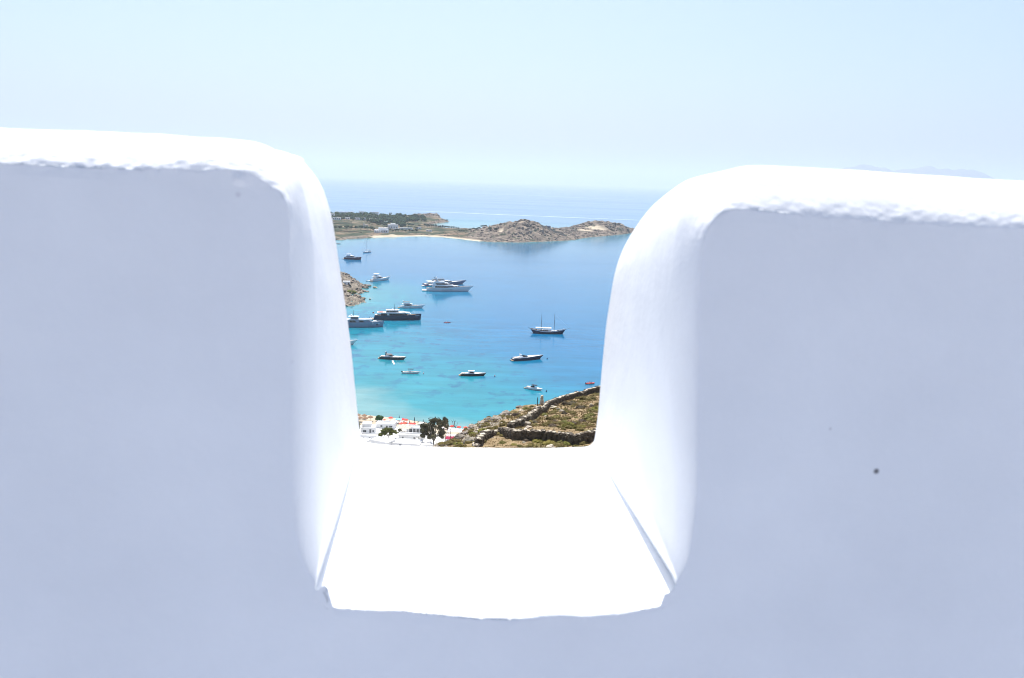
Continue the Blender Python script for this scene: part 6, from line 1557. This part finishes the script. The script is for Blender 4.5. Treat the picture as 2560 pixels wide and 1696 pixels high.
for (px, pyb, pyt, lb) in ((1114, 1111, 1088, 'shorter dark mast post in front of the crimson awning'), (1126, 1109, 1074, 'taller dark mast post in front of the crimson awning')):
    g = on_ground(px, pyb, gz, 200, 420, .4); h_ = (pyb - pyt) * Vector((g.x, g.y, g.z - H)).length / FPX * 1.05
    mb = MB(); mb.tube([(0, 0, -.4), (0, 0, h_)], [.13, .09], 7); mb.tube([(0, 0, h_ * .93), (.7, 0, h_ * .96)], .05, 5); tag(mb.build('lamp_post', mastm, None, False, g), lb, 'post', 'mast posts by the awning', kind='thing')
# staircase roof lines and small fittings on the near roofs
g = on_ground(1052, 1112, gz, 200, 420, .4); t = thing('staircase', g, 0.75, 'white outdoor staircase with grey side walls left of the big tree', 'staircase')
for i in range(9):
    mb = MB(); mb.box(-.7, .7, i * .32, i * .32 + .33, -.6, .25 + i * .2); mb.build('step', whitem, t)
for sx in (-1, 1):
    mb = MB(); mb.hexa([(sx * .8 - .1, -.05, -.6), (sx * .8 + .1, -.05, -.6), (sx * .8 + .1, 2.95, -.6), (sx * .8 - .1, 2.95, -.6)], [(sx * .8 - .1, -.05, .9), (sx * .8 + .1, -.05, .9), (sx * .8 + .1, 2.95, 2.7), (sx * .8 - .1, 2.95, 2.7)]); mb.build('side_wall', greyroof, t)
g = on_ground(1040, 1119, gz, 200, 420, .4); t = thing('low_wall', g, -0.08, 'low rough garden wall under the staircase near the sill', 'wall'); t['kind'] = 'thing'
mb = MB(); mb.box(-3, 3, 0, .35, -.5, .7); mb.build('stonework', darkst, t); mb = MB(); mb.box(-3.05, 3.05, -.04, .39, .702, .8); mb.build('coping', whitem, t)
# pale blue pool awning
g = on_ground(996, 1060, gz, 200, 420, .4); mb = MB(); mb.hexa([(-1.4, -.9, 1.9), (1.4, -.9, 1.9), (1.4, .9, 2.2), (-1.4, .9, 2.2)], [(-1.4, -.9, 1.95), (1.4, -.9, 1.95), (1.4, .9, 2.25), (-1.4, .9, 2.25)])
t = thing('pool_awning', g, -.1, 'small pale blue awning among the red parasols', 'awning'); mb.build('cloth', mat('aqua_cloth', (.22, .55, .66), .8, .2), t); posts(t, [((sx * 1.3, y, -.3), (sx * 1.3, y, 1.9 + (.3 if y > 0 else 0))) for sx in (-1, 1) for y in (-.85, .85)], .04, steel)

# ---- parasols
coral = mat('coral_cloth', (.60, .085, .07), .8, .2, var=.06, rnd=.12); straw = mat('straw_thatch', (.26, .17, .11), .95, .1, var=.25, scale=6)
def parasol_mesh(kind):
    c = MB(); p = MB(); n = 8
    if kind == 'open':
        for i in range(n):
            a0, a1 = 2 * math.pi * i / n, 2 * math.pi * (i + 1) / n
            P = lambda a, r, z: (r * math.cos(a), r * math.sin(a), z)
            c.add([P(a0, .05, 2.75), P(a1, .05, 2.75), P(a0, .75, 2.5), P(a1, .75, 2.5), P(a0, 1.4, 2.12), P(a1, 1.4, 2.12), P(a0, 1.41, 1.95), P(a1, 1.41, 1.95)], [(0, 1, 3, 2), (2, 3, 5, 4), (4, 5, 7, 6)])
            c.add([P(a0, .05, 2.70), P(a1, .05, 2.70), P(a0, 1.39, 2.07), P(a1, 1.39, 2.07)], [(0, 2, 3, 1)])
        p.tube([(0, 0, -.2), (0, 0, 2.85)], .035, 6)
    elif kind == 'straw':
        c.lathe([(1.35, 1.85), (1.42, 1.95), (1.15, 2.15), (.7, 2.42), (.25, 2.62), (.03, 2.8)], 14); p.tube([(0, 0, -.2), (0, 0, 2.5)], .06, 6)
    else:
        c.lathe([(.05, 1.0), (.19, 1.1), (.24, 1.5), (.17, 2.3), (.07, 3.0), (.02, 3.1)], 8); p.tube([(0, 0, -.2), (0, 0, 3.2)], .04, 6)
    return c, p
PM = {}
for kd, cm_ in (('open', coral), ('straw', straw), ('closed', bluecan)):
    c, p = parasol_mesh(kd); PM[kd] = (c.mesh('canopy', cm_), p.mesh('pole', mat('pale_pole', (.5, .47, .42), .6, .3) if kd != 'closed' else mastm))
def parasol(kd, px, py, label, s=1.0, dz=1.9):
    g = on_ground(px, py + 1.9 * s * FPX / 360 * .9, gz, 200, 420, .3)
    t = thing('parasol', g, RNG.uniform(0, 1), label, 'parasol', {'open': 'open red parasols on the beach', 'straw': 'straw parasols on the beach', 'closed': 'closed dark parasols on the beach'}[kd])
    t.scale = (s, s, s)
    link('canopy', PM[kd][0], t); link('pole', PM[kd][1], t)
    return g
reds = [(977, 1046, 'lone red parasol right of the round green bush'), (999, 1051.5, 'left of three touching red parasols beside the water'), (1007, 1050, 'middle of three touching red parasols beside the water'), (1015, 1051.5, 'right of three touching red parasols beside the water'),
        (1004, 1060.5, 'red parasol just right of the pale blue awning'), (1012, 1059.5, 'red parasol with a small tree at its right edge'), (1027, 1061, 'left of two red parasols before the closed dark ones'), (1034, 1061.5, 'right of two red parasols before the closed dark ones'),
        (1101, 1066, 'red parasol seen through the crown of the big tree'), (1116, 1066.5, 'red parasol at the right edge of the big tree'), (1130, 1067.5, 'red parasol left of the bare forked tree'), (1147, 1069.5, 'red parasol right of the bare forked tree'), (1164, 1071, 'rightmost red parasol next to the rocky spur'), (1156, 1078, 'red parasol low behind the white pergola roof'), (961, 1051, 'small red parasol touching the round green bush')]
lm = MB(); lm.box(-.32, .32, -.9, .5, .25, .36); lm.hexa([(-.32, .5, .27), (.32, .5, .27), (.32, 1.05, .6), (-.32, 1.05, .6)], [(-.32, .5, .37), (.32, .5, .37), (.32, 1.0, .7), (-.32, 1.0, .7)])
for sx in (-1, 1):
    for y in (-.8, .4): lm.box(sx * .3 - .03, sx * .3 + .03, y - .03, y + .03, 0, .249)
LME = lm.mesh('sun_lounger', gel)
for i, (px, py, lb) in enumerate(reds):
    g = parasol('open', px, py, lb, 0.5 if 'small red' in lb else 0.8)
    for j, sx in enumerate((-1, 1)):
        o = link('sun_lounger', LME); o.location = (g.x + sx * .95, g.y - .3, gz(g.x + sx * .95, g.y - .3) + .04); o.rotation_euler = (0, 0, RNG.uniform(-.1, .1))
        tag(o, ('left' if sx < 0 else 'right') + ' white lounger under the ' + lb, 'sun lounger', 'sun loungers under the red parasols')
for (px, py, lb) in ((895, 1039, 'straw parasol half hidden by the left jamb nearest the water'), (911, 1040.5, 'straw parasol between the jamb and the dark one by the water'), (926, 1044.5, 'darkest straw parasol left of the round green bush'), (913, 1047.5, 'paler straw parasol in the second row inland'), (900, 1046, 'straw parasol second row touching the left jamb')):
    parasol('straw', px, py, lb, 0.95)
for (px, py, lb) in ((992, 1051, 'closed dark parasol directly left of the touching red ones'), (985, 1056, 'closed dark parasol before the narrow white hut'), (998, 1043, 'closed dark parasol standing out alone against the water'), (1023, 1055, 'closed dark parasol above the left of two red ones'), (1036, 1047, 'closed dark parasol high against the water at right'), (1037, 1057, 'closed dark parasol below the one high against the water'), (1058, 1053, 'closed dark parasol rising over the beach bar')):
    parasol('closed', px, py + 2, lb, 0.9)

# ---- trees of the village
dkleaf = mat('dark_leaves', (0.04, 0.042, 0.022), 0.9, 0.1, scale=0.8, rnd=0.1, col2=(0.125, 0.115, 0.065)); pineleaf = mat('olive_leaves', (0.04, 0.052, 0.012), 0.9, 0.1, scale=0.8, rnd=0.1, col2=(0.13, 0.14, 0.035)); greenl = mat('green_leaves', (0.02, 0.05, 0.018), 0.9, 0.1, scale=0.8, rnd=0.1, col2=(0.06, 0.13, 0.05))
def village_tree(px, pyb, wpx, hpx, label, lm_, seed, base=0.3, forks=4, flat=1.0, lumps=60, leaves=1700, name='tree', cat='tree', lump=0.2, bark=None, lobes=None):
    g = on_ground(px, pyb, gz, 200, 420, .4); sc = Vector((g.x, g.y, g.z - H)).length / FPX
    w, h = wpx * sc, hpx * sc * 1.04
    t = thing(name, g, 0, label, cat); r = random.Random(seed)
    c = link('crown', crown_mesh('crown', seed, lm_, lumps, flat, leaves, 0.085, 2 if lumps < 60 else 1, lump, lobes), t); c.location = (0, 0, h * (1 + base) / 2); c.scale = (w / 2, w / 2 * .9, h * (1 - base) / 2 * 1.1 / max(flat, .6))
    tr = MB(); b0 = Vector((0, 0, -.5)); f = Vector((r.uniform(-.1, .1), 0, h * max(base, .12)))
    tr.tube([b0, f * .5, f], [.045 * h * .62, .036 * h * .62, .03 * h * .62], 8); tr.build('trunk', bark or barkm, t, smooth=True)
    for k in range(forks):
        a = 6.28 * k / forks + r.uniform(-.3, .3); e = Vector((math.cos(a) * w * .3, math.sin(a) * w * .3, h * r.uniform(.6, .85)))
        m_ = f.lerp(e, .5) + Vector((0, 0, -h * .04)); lb = MB(); lb.tube([f - Vector((0, 0, .1)), m_, e], [.02 * h, .013 * h, .005 * h], 6); lb.build('limb', bark or barkm, t, smooth=True)
    return t
village_tree(1084, 1113, 66, 68, 'big dark eucalyptus tree in the middle of the beach village', dkleaf, 5, 0.1, 6, 1.0, 95, 3200, lump=.155, lobes=[(-.62, 0, -.35, .42), (-.3, 0, .12, .44), (.05, .1, .55, .42), (-.1, -.2, -.3, .4), (.45, 0, .35, .36), (.55, 0, -.2, .3), (-.75, 0, .15, .26), (.8, 0, .62, .24)], bark=mat('pale_bark', (.26, .23, .19), .9, .1, scale=1.5))
village_tree(1118, 1082, 14, 22, 'separate upper limb of foliage right of the big dark tree', dkleaf, 23, .4, 3, 1, 22, 600, lump=.3)
village_tree(971, 1104, 46, 35, 'spreading umbrella pine with dark underside left of the village centre', pineleaf, 8, .36, 5, .75, 60, 2200, lump=.21, lobes=[(-.55, 0, -.2, .42), (.5, 0, -.15, .45), (0, 0, .3, .5), (-.25, 0, .1, .42), (.3, 0, .2, .4), (-.85, 0, -.5, .2)])
village_tree(949, 1054, 23, 15, 'dense round green bush on the beach beside the straw parasols', greenl, 12, .02, 3, .8, 40, 1300, 'bush', 'bush', .3)
village_tree(894, 1084, 16, 34, 'olive green tree half hidden by the left jamb beside the village', pineleaf, 15, .12, 3, 1, 34, 1000, lump=.28)
village_tree(1000, 1081, 13, 9, 'small palm like shrub in front of the tan slatted pergola', pineleaf, 18, .2, 3, .8, 18, 500, 'bush', 'bush', .3)
village_tree(1048, 1062, 10, 8, 'small pale green tree by the beach bar', pineleaf, 19, .3, 3, .8, 16, 400, lump=.34)
# bare forked tree
g = on_ground(1139, 1076, gz, 200, 420, .4); t = thing('bare_tree', g, 0, 'bare dark forked tree standing among the right hand red parasols', 'tree'); s = 4.6
tr = MB(); tr.tube([(0, 0, -.3), (-.05 * s, 0, .35 * s), (-.12 * s, 0, .7 * s), (-.1 * s, 0, .95 * s)], [.2, .17, .14, .1], 7); tr.build('trunk', mastm, t)
for pts in ([(-.06, 0, .3), (-.25, 0, .55), (-.3, 0, .85), (-.52, .05, 1.05)], [(-.05, 0, .25), (.12, 0, .5), (.2, -.05, .85)], [(-.3, 0, .8), (-.22, .1, 1.05)], [(-.12, 0, .75), (.02, .1, 1.0)]):
    mb = MB(); mb.tube([(a * s, b * s, c * s) for a, b, c in pts], [.11] + [.08] * (len(pts) - 2) + [.03], 6); mb.build('limb', mastm, t)
